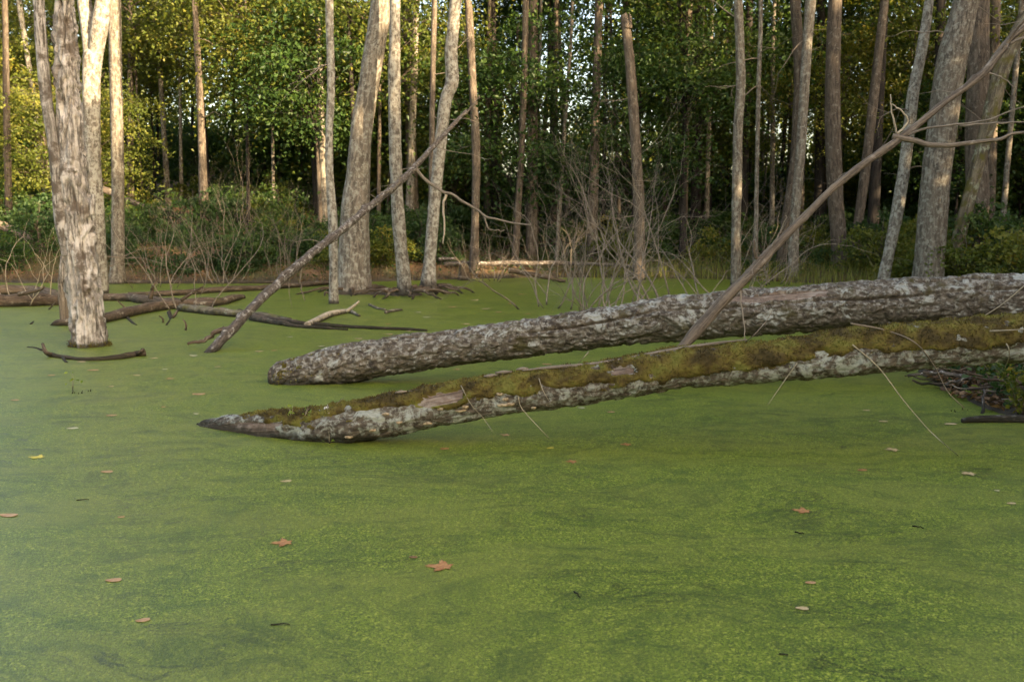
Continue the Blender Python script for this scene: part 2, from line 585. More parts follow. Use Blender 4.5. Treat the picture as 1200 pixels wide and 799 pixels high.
# ------------------------------------------------------------------ terrain and water
POND = np.array([(-20, 1.4), (-20, 10), (-18, 21), (-14, 26.5), (-10.5, 26.2), (-8, 26.6), (-5.5, 26.2), (-2.6, 27.5), (0, 28.6), (3, 29), (6, 28),
                 (9, 25), (10.5, 21), (9, 17), (6.4, 13.6), (5.2, 12.2), (4.6, 11.0), (4.25, 9.9), (4.1, 9.0), (4.15, 8.1), (4.9, 7.3), (7, 6), (8, 1.4)])


def pond_dist(x, y):
    """distance to the shore, negative over the pond"""
    x, y = np.asarray(x, float), np.asarray(y, float)
    d = np.full(x.shape, 1e9)
    ins = np.zeros(x.shape, bool)
    n = len(POND)
    for i in range(n):
        a, b = POND[i], POND[(i + 1) % n]
        ab = b - a
        t = np.clip(((x - a[0]) * ab[0] + (y - a[1]) * ab[1]) / (ab @ ab), 0, 1)
        d = np.minimum(d, np.hypot(x - a[0] - t * ab[0], y - a[1] - t * ab[1]))
        c = ((a[1] > y) != (b[1] > y)) & (x < ab[0] * (y - a[1]) / (ab[1] + 1e-12) + a[0])
        ins ^= c
    return np.where(ins, -d, d)


MOUNDS = [(at(414, 343, 22.5), 0.75, 0.13), (at(474, 346, 21.9), 0.55, 0.1), (at(503, 340, 23), 0.6, 0.12), (at(447, 346, 22.2), 0.5, 0.07)]


def hgt(x, y):
    x, y = np.atleast_1d(np.asarray(x, float)), np.atleast_1d(np.asarray(y, float))
    d = pond_dist(x, y)
    z0 = np.zeros_like(x)
    d = d + 0.6 * fbm(np.stack([x * 0.7, y * 0.7, z0], -1), 3)
    sl = 0.06 + 0.13 * sstep(2, -9, x) * sstep(20, 26, y)
    out = 0.03 + 6.5 * (1 - np.exp(-np.maximum(d, 0) * sl / 6.5)) + 0.1 * sstep(0, 1.5, d)
    out = out + sstep(0, 3, d) * 0.12 * fbm(np.stack([x * 0.5, y * 0.5, z0 + 5], -1), 3)
    h = np.where(d > 0, out, np.maximum(-0.5, d * 0.35))
    for c, r, a in MOUNDS:
        k = np.exp(-((x - c[0]) ** 2 + (y - c[1]) ** 2) / (r * r))
        h = np.where(d < 0, np.maximum(h, -0.45 + (a + 0.45) * np.minimum(1, k * 1.4)), h)
    return h


def hz(x, y):
    return float(hgt([x], [y])[0])


def axis(lo, hi, flo, fhi, step, coarse):
    a = np.arange(flo, fhi + 1e-6, step)
    L, H = [], []
    s, p = step, flo
    while p > lo:
        s = min(s * 1.25, coarse)
        p -= s
        L.append(p)
    s, p = step, fhi
    while p < hi:
        s = min(s * 1.25, coarse)
        p += s
        H.append(p)
    return np.concatenate([L[::-1], a, H])


gx = axis(-260, 260, -18, 14, 0.25, 14)
gy = axis(-120, 340, 0, 36, 0.25, 14)
GX, GY = np.meshgrid(gx, gy)
GZ = hgt(GX.ravel(), GY.ravel())
mb = MB()
nx, ny = len(gx), len(gy)
i, j = np.meshgrid(np.arange(nx - 1), np.arange(ny - 1))
k = (j * nx + i).ravel()
mb.add(np.stack([GX.ravel(), GY.ravel(), GZ], -1), np.stack([k, k + 1, k + nx + 1, k + nx], -1))
struct(mb.build('ground', M['ground']))

mb = MB()
wx, wy = np.linspace(-21, 12, 34), np.linspace(0.8, 31, 32)
WX, WY = np.meshgrid(wx, wy)
i, j = np.meshgrid(np.arange(33), np.arange(31))
k = (j * 34 + i).ravel()
mb.add(np.stack([WX.ravel(), WY.ravel(), 0 * WX.ravel()], -1), np.stack([k, k + 1, k + 35, k + 34], -1))
struct(mb.build('water', M['water']))


# ------------------------------------------------------------------ labels by place, for the many alike
ANCHOR = [(8, 'edge sunlit trunk'), (45, 'far slope trunk'), (95, 'weathered snag'), (137, 'straight grey trunk'), (238, 'slim brown trunk'), (390, 'thin dead trunk'), (425, 'thickest trunk'), (467, 'dark footed trunk'),
          (512, 'pale crooked trunk'), (556, 'trunk by the stump'), (609, 'slender brown trunk'), (744, 'snapped trunk'), (818, 'black trunk'), (864, 'smooth wavy trunk'), (935, 'close trunk pair'), (979, 'sun patched trunk'),
          (1017, 'brown leaning trunk'), (1060, 'pale leaning trunk'), (1105, 'broad lichened trunk'), (1148, 'broad upright trunk'), (1182, 'thin edge trunk')]
ORD = ['first', 'second', 'third', 'fourth', 'fifth', 'sixth', 'seventh', 'eighth', 'ninth', 'tenth', 'eleventh', 'twelfth', 'thirteenth', 'fourteenth', 'fifteenth', 'sixteenth']
PENDING = []


def place_labels():
    by = {}
    for o, kind, x, y in PENDING:
        px = 600 + x / y * FPX
        ax, an = min(ANCHOR, key=lambda a: abs(a[0] - px))
        by.setdefault((kind, 'left' if px < ax else 'right', an), []).append((y, o))
    for (kind, side, an), L in by.items():
        for k, (_, o) in enumerate(sorted(L, key=lambda e: e[0])):
            o['label'] = kind + ', ' + ORD[min(k, 15)] + ' back from shore just ' + side + ' of the ' + an


# ------------------------------------------------------------------ trunks
def trunk_disp(amp, seed, flare=0.0, fl_h=0.5, lob=5):
    def f(th, s, r, bc):
        p = bc * np.array([9, 9, 1.6]) + seed
        d = amp * (fbm(p, 3) + 0.35 * pn(bc * np.array([34, 34, 7]) + seed))
        d = d + 0.06 * r * pn(bc * np.array([1.5, 1.5, 0.8]) + seed * 2)
        if flare:
            e = np.exp(-s / fl_h)
            d = d + flare * e * (0.55 + 0.45 * np.cos(lob * th + seed + 2 * pn(np.stack([th, 0 * s + seed, 0 * s], -1))))
        return d
    return f


def grow_tips(mb, p, d, L, r, depth, seed, sides=5, bend=0.35, fork=(2, 3), spread=0.6, up=0.1, tips=None, taper=0.55, shrink=0.68):
    """recursive limb"""
    rg = random.Random(seed)
    n = 4 if L > 0.35 else 3
    pts, dirs = [np.array(p, float)], []
    d = np.array(d, float) / np.linalg.norm(d)
    for k in range(n):
        d = d + bend * np.array([rg.uniform(-1, 1), rg.uniform(-1, 1), rg.uniform(-1, 1)]) / n * 1.6 + np.array([0, 0, up / n])
        d /= np.linalg.norm(d)
        dirs.append(d.copy())
        pts.append(pts[-1] + d * L / n)
    r1 = r * taper
    tube(mb, pts, np.linspace(r, r1, len(pts)), sides, ds=max(L / 8, 0.05), cap=depth == 0)
    if depth == 0:
        if tips is not None:
            tips.append(pts[-1])
        return
    for c in range(rg.randint(*fork)):
        t = rg.choice([1, 2, 3, n]) if c else n
        t = min(t, n)
        q = pts[t]
        rr = r + (r1 - r) * t / n
        ax = np.array([rg.gauss(0, 1), rg.gauss(0, 1), rg.gauss(0, 0.7)])
        dd = dirs[t - 1] + spread * ax / np.linalg.norm(ax) * (0.5 if c == 0 else 1.2)
        grow_tips(mb, q, dd, L * shrink * rg.uniform(0.7, 1.15), rr * (0.85 if c == 0 else 0.65), depth - 1, rg.random(), max(3, sides - 1),
                  bend, fork, spread, up, tips, taper, shrink)


def leafcards(mb, C, size, up=0.55, rs=RS, rn=None, asp=0.7):
    """folded leaf blades at the points C"""
    n = len(C)
    nrm = rs.normal(size=(n, 3)) * (1 - up) + np.array([0, 0, 1.0]) * up
    nrm /= np.linalg.norm(nrm, axis=1)[:, None]
    a = rs.normal(size=(n, 3))
    a[:, 2] -= 0.35
    a -= nrm * np.einsum('ij,ij->i', a, nrm)[:, None]
    a /= np.linalg.norm(a, axis=1)[:, None]
    b = np.cross(nrm, a)
    L = (size * rs.uniform(0.65, 1.25, n))[:, None]
    W = L * asp * 0.5
    base, tip = C - a * L * 0.5, C + a * L * 0.5 - nrm * L * 0.1
    m_ = C - a * L * 0.05
    l, r = m_ + b * W + nrm * L * 0.12, m_ - b * W + nrm * L * 0.12
    V = np.stack([base, l, tip, r], 1).reshape(-1, 3)
    k = np.arange(n)[:, None] * 4
    t = np.concatenate([k + np.array([0, 2, 1]), k + np.array([0, 3, 2])])
    rn = rs.random_sample(n) if rn is None else rn
    mb.add(V, None, t, None, np.repeat(rn, 4))


def crown_variant(seed, rx, rz, nclump, per, leaf, mat, limb_r=0.05, lowz=0.0):
    """a limb mesh and a leaf mesh around the point 0,0,0 (bottom of the crown)"""
    rs = np.random.RandomState(seed)
    rg = random.Random(seed)
    mb, lb = MB(), MB()
    top = 2 * rz
    tube(mb, [(0, 0, -0.3), (rg.uniform(-.1, .1) * rx, rg.uniform(-.1, .1) * rx, rz), (0, 0, top * 0.95)], [limb_r, limb_r * 0.6, limb_r * 0.15], 6, 0.3)
    for c in range(nclump):
        while True:
            u = rs.uniform(-1, 1, 3)
            if 0.25 < np.linalg.norm(u) < 1:
                break
        c0 = np.array([u[0] * rx, u[1] * rx, rz + u[2] * rz])
        az = math.atan2(c0[1], c0[0])
        root = np.array([0, 0, max(0.05, c0[2] - 0.55 * np.hypot(c0[0], c0[1]) - 0.1)])
        midp = (root + c0) / 2 + np.array([0, 0, 0.12 * rx]) + rs.normal(size=3) * 0.06 * rx
        rr = limb_r * rg.uniform(0.18, 0.4)
        tube(mb, [root, midp, c0], [rr, rr * 0.6, rr * 0.2], 4, 0.35, cap=False)
        n = int(per * rg.uniform(0.6, 1.4))
        sx = rx * rg.uniform(0.16, 0.3)
        L = rs.normal(size=(n, 3)) * np.array([sx, sx, sx * 0.24])
        L[:, 2] -= 0.25 * (L[:, 0] ** 2 + L[:, 1] ** 2) / sx
        # twigs through the spray
        for _ in range(3):
            e = rs.normal(size=3) * np.array([sx, sx, sx * 0.2])
            tube(mb, [c0, c0 + e * 0.6, c0 + e * 1.3], [rr * 0.3, rr * 0.2, rr * 0.08], 3, 0.4, cap=False)
        tone = rg.gauss(0.45, 0.2)
        rn = np.clip(tone + rs.normal(size=n) * 0.17, 0, 1)
        leafcards(lb, c0 + L, leaf, 0.42, rs, rn)
    return mb.mesh('branches', M['bark_dark' if mat == 'leaf_green' else 'bark_brown']), lb.mesh('crown', M[mat], smooth=False)


CROWN = {}
for nm, mt in (('green', 'leaf_green'), ('olive', 'leaf_olive'), ('yellow', 'leaf_yellow')):
    CROWN[nm] = [crown_variant(31 + 7 * k + len(nm), 2.3 + 0.3 * k, 2.3 + 0.5 * (k % 2), 66, 150, 0.12, mt) for k in range(3)]
# high sparse canopy of the tall trunks
HIGH = [crown_variant(201 + k, 2.6, 2.6, 34, 90, 0.15, 'leaf_olive', 0.09) for k in range(2)]


def standing(name, label, pts, depth, mat, group='tall trunks at the pond edge', top=11.0, flare=0.05, amp=0.012, crown=None, seed=0,
             sides=22, stubs=3, cat='tree', lean_depth=0.0, broken=False):
    """pts: (px, py, width px) from base to top, as the photograph shows the trunk at this distance"""
    P, Rr = [], []
    b = at(pts[0][0], pts[0][1], depth)
    g0 = hz(b[0], b[1])
    ground = min(g0, b[2]) - 0.2
    if crown is not None:
        top = 17.0 if b[0] > -4.5 else 14.5
    for k, (x, y, wd) in enumerate(pts):
        q = at(x, y, depth + lean_depth * k / max(1, len(pts) - 1))
        P.append(q)
        Rr.append(pxm(wd, q[1]) / 2)
    if P[0][2] > ground + 0.05:
        P.insert(0, np.array([b[0], b[1], ground]))
        Rr.insert(0, Rr[0] * 1.05)
    if not broken:
        d = (P[-1] - P[-2])
        d = d / np.linalg.norm(d)
        d = d * 0.6 + np.array([0, 0, 0.4])
        d /= np.linalg.norm(d)
        while P[-1][2] < top:
            P.append(P[-1] + d * 1.4 + np.array([random.uniform(-.06, .06), random.uniform(-.06, .06), 0]))
            Rr.append(Rr[-1] * 0.93)
    t = thing(name, label, cat, P[0], group)
    o = P[0]
    mb = MB()
    tube(mb, P, Rr, sides, 0.07, trunk_disp(amp, seed * 3.7 + 1, flare, 0.28), s0=0.0)
    mb.build('trunk', M[mat], t, o)
    for k in range(stubs):
        rg = random.Random(seed * 31 + k)
        f = rg.uniform(0.25, 0.95) * (len(P) - 2)
        i0 = int(f)
        q = P[i0] + (P[i0 + 1] - P[i0]) * (f - i0)
        if q[2] > 7.5:
            continue
        a = rg.uniform(0, 6.28)
        mbb = MB()
        grow_tips(mbb, q, (math.cos(a), 0.4 * math.sin(a), rg.uniform(-0.3, 0.5)), rg.uniform(0.5, 1.1), 0.016, 2, seed * 5 + k, 4, 0.9, (1, 3), 0.8, -0.1)
        mbb.build('branch', M['twig'], t, o)
    if crown is not None:
        br, lf = HIGH[crown % 2]
        q = P[-1]
        link('branches', br, t, q - o - np.array([0, 0, 2.2]), seed)
        link('crown', lf, t, q - o - np.array([0, 0, 2.2]), seed)
    return t


T = standing
T('tree', 'sunlit pale trunk forking directly behind the weathered grey snag', [(114, 345, 26), (113, 290, 22), (111, 240, 21), (108, 180, 19), (107, 100, 20), (109, 66, 22), (109, 56, 12)], 22.5,
  'bark_pale', seed=1, broken=True)
T('tree', 'straight grey trunk with flared foot beside the grey snag', [(137, 333, 20), (138, 300, 15), (138, 200, 14), (136, 100, 14), (134, 0, 14)], 26.0, 'bark_grey', seed=2, flare=0.14, crown=0, top=11)
T('tree', 'slim brown trunk with curly twigs rising from the leafy slope', [(241, 285, 13), (239, 250, 11), (237, 180, 9), (235, 130, 8), (231, 50, 7), (228, 0, 6)], 32, 'bark_brown', seed=3, stubs=5, crown=1, top=13)
T('tree', 'thin pale dead trunk standing in the water before the thickest tree', [(391, 355, 12), (391, 320, 10), (390, 260, 11), (386, 200, 9), (386, 150, 9), (388, 100, 9), (387, 50, 9), (386, 0, 9)], 19.6,
  'bark_pale', seed=4, amp=0.008, flare=0.01, top=9, stubs=3)
T('tree', 'thickest leaning tan trunk with broad foot and sunlit patch', [(414, 345, 44), (415, 300, 37), (416, 250, 33), (420, 200, 27), (424, 150, 25), (432, 100, 23), (440, 50, 24), (447, 0, 24)], 22.5,
  'bark_grey', seed=5, flare=0.12, crown=1, top=12, sides=32, amp=0.02, stubs=3)
T('tree', 'pale straight trunk with dark wet foot right of the thickest tree', [(474, 348, 19), (473, 325, 16), (468, 270, 15), (464, 200, 14), (462, 100, 14), (463, 0, 12)], 21.7, 'bark_pale', seed=6, flare=0.06, crown=0, top=11, stubs=1)
T('tree', 'pale crooked trunk with a knot, the leaning dead branch against it', [(502, 342, 20), (504, 300, 14), (510, 230, 14), (515, 180, 14), (522, 120, 14), (530, 95, 15), (529, 60, 14), (534, 0, 13)], 23.0,
  'bark_pale', seed=7, flare=0.07, crown=1, top=11)
T('tree', 'thin dark trunk close behind the pale crooked trunk', [(505, 325, 8), (506, 200, 7), (507, 100, 6), (509, 0, 6)], 27, 'bark_brown', seed=8, top=11)
T('tree', 'brown slender trunk beside the short broken stump', [(555, 318, 11), (557, 250, 9), (558, 180, 10), (554, 100, 9), (550, 20, 9), (548, 0, 8)], 29, 'bark_brown', seed=9, crown=0, top=12)
T('tree', 'slender brown trunk behind the bare brush at mid shore', [(603, 318, 9), (606, 260, 8), (611, 180, 7), (614, 100, 7), (616, 0, 7)], 30.5, 'bark_brown', seed=10, crown=1, top=13)
T('snapped_tree', 'brown trunk snapped off at the top behind the bare shrubs', [(749, 315, 15), (749, 250, 13), (745, 170, 12), (741, 110, 12), (737, 60, 11), (732, 22, 9), (731, 17, 6)], 27.5, 'bark_brown', seed=11, broken=True)
T('tree', 'nearly black forked trunk deep in the shaded wood', [(815, 285, 14), (816, 200, 12), (818, 100, 12), (820, 0, 12)], 36, 'bark_dark', seed=12, crown=0, top=14)
T('tree', 'smooth grey slightly wavy trunk left of the leaning tan branch', [(862, 328, 12), (863, 250, 11), (865, 150, 11), (868, 100, 11), (867, 50, 10), (865, 0, 10)], 25.5, 'bark_grey', seed=13, crown=0, top=12)
T('tree', 'very thin grey trunk just right of the smooth wavy one', [(885, 318, 6), (887, 200, 5), (889, 100, 5), (891, 40, 5)], 28, 'bark_grey', seed=14, top=11)
T('tree', 'grey trunk of the close pair, the one nearer the tan branch top', [(929, 318, 12), (932, 250, 11), (938, 180, 11), (943, 100, 11), (946, 50, 11), (950, 0, 12)], 27, 'bark_grey', seed=15, crown=1, top=12)
T('tree', 'brown trunk of the close pair, leaning behind its grey neighbour', [(914, 320, 12), (921, 260, 11), (931, 190, 11), (936, 100, 11), (935, 50, 12), (932, 0, 12)], 28.3, 'bark_brown', seed=16, crown=0, top=12)
T('tree', 'sturdy brown trunk with a bright sun patch near its top', [(985, 325, 22), (983, 280, 18), (979, 230, 18), (976, 150, 18), (976, 80, 17), (979, 0, 15)], 27.5, 'bark_brown', seed=17, crown=1, top=12, flare=0.06)
T('tree', 'brown leaning trunk between the sun patched trunk and the pale leaning one', [(1001, 310, 12), (1006, 260, 11), (1014, 200, 11), (1022, 130, 11), (1030, 60, 10), (1037, 0, 9)], 29, 'bark_brown', seed=18, crown=0, top=13)
T('tree', 'pale grey leaning trunk left of the biggest white barked trunk', [(1036, 326, 14), (1043, 290, 13), (1052, 245, 14), (1062, 180, 13), (1070, 110, 13), (1080, 60, 12), (1089, 0, 10)], 23.5, 'bark_pale', seed=19, top=11, crown=0)
T('tree', 'broad leaning trunk with whitish lichen down one side', [(1087, 330, 36), (1090, 290, 33), (1098, 200, 32), (1108, 120, 33), (1118, 60, 32), (1132, 0, 28)], 22.5, 'bark_grey', seed=20, sides=30, amp=0.025, flare=0.07, crown=1, top=12)
T('tree', 'broad upright brown trunk directly behind the broad lichened one', [(1148, 300, 24), (1146, 230, 24), (1144, 170, 24), (1146, 90, 24), (1149, 0, 20)], 25.5, 'bark_brown', seed=21, sides=26, crown=0, top=12)
T('tree', 'mossy curved trunk bending away beyond the broad upright trunk', [(1115, 326, 17), (1121, 290, 15), (1131, 250, 15), (1148, 185, 15), (1162, 130, 18), (1176, 75, 18), (1192, 40, 17), (1215, 0, 15)], 24, 'bark_mossy', seed=22, top=9, flare=0.05)
T('tree', 'thin grey trunk near the picture edge beyond the mossy curved one', [(1172, 300, 7), (1180, 200, 6), (1187, 120, 6), (1194, 40, 6)], 30, 'bark_grey', seed=23, top=12)
T('tree', 'thin sunlit trunk on the far slope left of the grey snag', [(56, 270, 10), (48, 200, 8), (42, 130, 7), (36, 90, 6), (28, 40, 6), (22, 0, 6)], 38, 'bark_pale', seed=24, crown=0, top=14, flare=0.02)
T('tree', 'thin sunlit trunk at the extreme picture edge on the far slope', [(12, 268, 7), (8, 200, 6), (2, 110, 5), (-2, 40, 5)], 42, 'bark_pale', seed=25, crown=1, top=14, flare=0.02)
# the fork of the pale trunk behind the snag
ts = bpy.data.objects['snapped_tree']
for k, (dx, L) in enumerate([(-0.05, 0.35), (0.03, 0.22), (0.08, 0.42), (0.0, 0.3)]):
    c = at(734, 34, 27.5) + np.array([dx, -0.03 * k, 0])
    mb = MB()
    tube(mb, [c, c + np.array([0.01, 0, L * 0.6]), c + np.array([-0.02, 0, L])], [0.07, 0.045, 0.005], 8, 0.05, trunk_disp(0.01, k))
    mb.build('splinter', M['branch_tan'], ts, np.array(ts.location))
tf = bpy.data.objects['tree']
mb = MB()
o0 = np.array(tf.location)
tube(mb, [at(108, 130, 22.5), at(107, 80, 22.5), at(103, 30, 22.6), at(98, -10, 22.7), at(92, -120, 22.9), at(90, -200, 23)], [0.12, 0.14, 0.16, 0.15, 0.12, 0.08], 16, 0.1, trunk_disp(0.01, 4))
mb.build('limb', M['bark_pale'], tf, o0)
mb = MB()
tube(mb, [at(108, 130, 22.5), at(110, 80, 22.5), at(117, 30, 22.4), at(122, -10, 22.4), at(130, -120, 22.2), at(133, -200, 22.1)], [0.12, 0.15, 0.18, 0.16, 0.13, 0.08], 16, 0.1, trunk_disp(0.01, 9))
mb.build('limb', M['bark_pale'], tf, o0)


# ------------------------------------------------------------------ the weathered snag
def snag():
    Y = 12.85
    base = on(105, 405)
    t = thing('snag', 'weathered grey dead snag with two fused stems standing in the water', 'dead tree', base)
    pts = [(106, 428, 50), (105, 405, 46), (103, 380, 45), (98, 340, 46), (94, 300, 45), (89, 250, 44), (85, 200, 41), (82, 150, 38), (79, 100, 34), (77, 50, 30), (75, 0, 28), (74, -70, 25), (73, -130, 22), (74, -180, 12)]
    P = [at(x, y, Y) for x, y, _ in pts]
    Rr = [pxm(wd, Y) / 2 * 0.97 - 0.045 for *_, wd in pts]

    def disp(th, s, r, bc):
        d = 0.04 * fbm(bc * np.array([8, 8, 1.1]) + 3, 3)
        rid = 1 - np.abs(fbm(bc * np.array([13, 13, 1.5]) + 8, 2)) * 2.2
        d = d - 0.05 * sstep(0.78, 1.0, rid)
        rb = sstep(3.2, 3.6, s) * sstep(4.6, 4.2, s) + 0.5 * sstep(2.0, 1.2, s)
        d = d + (0.006 + 0.012 * rb) * fbm(bc * np.array([28, 28, 9]), 3) + 0.02 * rb * sstep(0.0, 0.1, pn(bc * np.array([11, 11, 5]) + 70))
        pl = pn(bc * np.array([6, 6, 3.0]) + 40) + 0.35 * pn(bc * np.array([17, 17, 9]) + 4)
        d = d + 0.022 * sstep(0.02, 0.07, pl) - 0.03 * sstep(0.26, 0.3, pl)
        # deep vertical split between the fused stems, and the hollow lower down
        ths = R(-38) + 0.25 * (s - 2.6) * 0.3
        d = d - 0.07 * np.exp(-((th - (ths % (2 * math.pi))) / 0.09) ** 2) * sstep(1.9, 2.3, s) * sstep(4.6, 3.6, s)
        d = d - 0.06 * np.exp(-(((th + 0.15 + math.pi) % (2 * math.pi) - math.pi) / 0.22) ** 2 - ((s - 1.15) / 0.3) ** 2)
        d = d + 0.03 * np.exp(-s / 0.3) * (np.cos(5 * th) + 0.5)
        # knot near the top of the frame
        kn = np.exp(-(((th - 0.05 + math.pi) % (2 * math.pi) - math.pi) / 0.4) ** 2 - ((s - 4.62) / 0.09) ** 2)
        hole = np.exp(-(((th - 0.0 + math.pi) % (2 * math.pi) - math.pi) / 0.24) ** 2 - ((s - 4.55) / 0.06) ** 2)
        return d + 0.07 * kn - 0.13 * hole
    mb = MB()
    tube(mb, P, Rr, 110, 0.022, disp)
    mb.build('trunk', M['snag_wood'], t, base)
    st = [(78, 300, 10), (71, 255, 15), (67, 210, 14), (61, 160, 12), (54, 110, 13), (49, 60, 13), (45, 0, 12), (39, -80, 11), (35, -150, 9)]
    mb = MB()
    tube(mb, [at(x, y, Y - 0.12) for x, y, _ in st], [pxm(wd, Y) / 2 for *_, wd in st], 30, 0.03, trunk_disp(0.012, 5))
    mb.build('stem', M['snag_wood'], t, base)
    # plate of wood standing off on the side, and loose bark slabs
    for k, (x0, y0, x1, y1, wd, dy) in enumerate([(108, 252, 109, 228, 6, -0.05), (72, 330, 73, 300, 6, -0.12)]):
        mb = MB()
        p0, p1 = at(x0, y0, Y + dy), at(x1, y1, Y + dy - 0.02)
        r_ = pxm(wd, Y) / 2
        tube(mb, [p0, (p0 + p1) / 2, p1], [r_, r_ * 1.1, r_ * 0.7], 14, 0.02, trunk_disp(0.012, 20 + k))
        mb.build('bark_slab', M['snag_wood'], t, base)
    mb = MB()
    for k in range(900):
        a = random.uniform(0, 6.28)
        rr = 0.215 + 0.02 * math.cos(5 * a) + random.uniform(-0.01, 0.05)
        z = abs(random.gauss(0, 0.035))
        c = base + np.array([0.01 + math.cos(a) * rr, math.sin(a) * rr, z])
        leafcards(mb, c[None], 0.02, 0.3)
    mb.build('moss', M['moss'], t, base, False)


snag()


# ------------------------------------------------------------------ hero logs
def split_build(V, q, masks, bc, bark_mat, bare_mat, t, o):
    owner = np.zeros(len(q), int)
    for k, mk in enumerate(masks):
        owner[mk[q].mean(1) > 0.5] = k + 1
    for k in range(len(masks) + 1):
        sel = owner == k
        if sel.any():
            u, inv = np.unique(q[sel], return_inverse=True)
            b = MB()
            b.add(V[u], inv.reshape(-1, 4), None, bc[u])
            b.build('bare_wood' if k else 'bark', M[bare_mat if k else bark_mat], t, o)


def angd(th, c):
    return (th - c + math.pi) % (2 * math.pi) - math.pi


def log_rear():
    Y = 9.9
    prof = [(322, 442, 32), (330, 440, 40), (352, 437, 46), (400, 424, 46), (450, 415, 44), (540, 402, 41), (640, 389, 43), (700, 381, 46), (780, 370, 50), (860, 364, 53), (920, 360, 54),
            (1000, 354, 55), (1100, 349, 57), (1200, 345, 56), (1300, 341, 56), (1400, 338, 56)]
    P = [at(x, y + 4, Y + 0.05 * max(0, (x - 600) / 300)) for x, y, _ in prof]
    Rr = [pxm(wd, Y) / 2 * 0.97 for *_, wd in prof]
    base = P[1].copy()
    base[2] = 0
    t = thing('fallen_log', 'thick lichen covered fallen log, the farther of the two crossing the pond', 'log', base, 'big fallen logs')

    def crack_c(s):
        return 1.15 + 0.28 * pn(np.stack([s * 0.9, 0 * s, 0 * s + 2], -1)) + 0.07 * pn(np.stack([s * 4, 0 * s, 0 * s + 6], -1))

    def bare(th, s):
        n = pn(np.stack([s * 3, th * 3, 0 * s + 9], -1))
        a = sstep(0.0, 0.05, 0.55 - np.abs(s - 5.05) - np.abs(n) * 0.2) * sstep(0, 0.06, 0.24 - np.abs(angd(th, 0.75 - 0.0 * (s - 5))) + n * 0.2)
        return a

    def disp(th, s, r, bc):
        d = 0.02 * fbm(bc * np.array([3.2, 3.2, 1.6]), 2)
        pl = fbm(bc * np.array([12, 12, 7]) + 5, 3)
        d = d + 0.015 * sstep(-0.04, 0.08, pl) + 0.007 * fbm(bc * np.array([34, 34, 24]), 2)
        lf = pn(bc * np.array([22, 22, 16]) + 50)
        d = d + 0.005 * sstep(0.1, 0.2, lf)
        on_ = sstep(2.2, 3.0, s)
        d = d - 0.06 * on_ * np.clip(0.55 + 1.2 * pn(np.stack([s * 1.1, 0 * s, 0 * s + 77], -1)), 0, 1) * np.exp(-(angd(th, crack_c(s)) / 0.07) ** 2)
        c2 = 0.45 + 0.35 * pn(np.stack([s * 0.7, 0 * s, 0 * s + 22], -1)) + 0.06 * pn(np.stack([s * 5, 0 * s, 0 * s + 16], -1))
        d = d - 0.05 * sstep(0.0, 0.15, pn(np.stack([s * 0.8, 0 * s, 0 * s + 42], -1))) * np.exp(-(angd(th, c2) / 0.06) ** 2)
        ring = pn(np.stack([s * 2.6 + 0.5 * np.sin(th * 2), 0 * s + 3, 0 * s + 7], -1))
        d = d + 0.014 * sstep(0.1, 0.3, ring)
        d = d - 0.02 * sstep(0.25, 0.4, pn(np.stack([s * 1.8, th * 1.5, 0 * s + 31], -1)))
        d = np.where(bare(th, s) > 0.5, -0.012 + 0.004 * pn(bc * np.array([50, 50, 3])), d)
        return d
    mb = MB()
    V, q, TH, SS = tube(mb, P, Rr, 180, 0.012, disp)
    bc = mb.bc[0]
    mask = np.zeros(len(V))
    mask[:TH.size] = bare(TH.ravel(), SS.ravel())
    split_build(V, q, [mask], bc, 'log_lichen', 'bare_wood', t, base)
    tr = mb.t[0]
    tb = MB()
    tb.add(V, None, tr[tr.max(1) >= 0][::2], bc)
    # rounded broken end
    e = MB()
    p0 = P[0]
    tube(e, [P[1] + np.array([0.02, 0, 0]), P[0] + np.array([-0.01, 0, 0]), P[0] + np.array([-0.05, 0, -0.01])], [Rr[1] * 0.93, Rr[0] * 1.0, Rr[0] * 0.5], 60, 0.012,
         lambda th, s, r, bc: 0.03 * fbm(bc * np.array([12, 12, 12]), 3))
    e.build('broken_end', M['dead_wet'], t, base)
    # moss on the end
    m_ = MB()
    rs = np.random.RandomState(5)
    th = rs.normal(0.5, 0.5, 2600)
    s = np.abs(rs.normal(0, 0.3, 2600))
    k = 1 - s / 1.6
    Pd, Rd = spline(P, Rr, 0.02)
    idx = np.clip((s / 0.02).astype(int) + 2, 0, len(Pd) - 1)
    keep = pn(np.stack([s * 6, th * 3, 0 * s], -1)) > 0.0
    C = Pd[idx] + (Rd[idx] + 0.012)[:, None] * np.stack([0 * th, -np.sin(th), np.cos(th)], -1)
    leafcards(m_, C[keep], 0.022, 0.3, rs, np.clip(rs.normal(0.55, 0.25, keep.sum()), 0, 1))
    m_.build('moss', M['moss'], t, base, False)
    return P, Rr


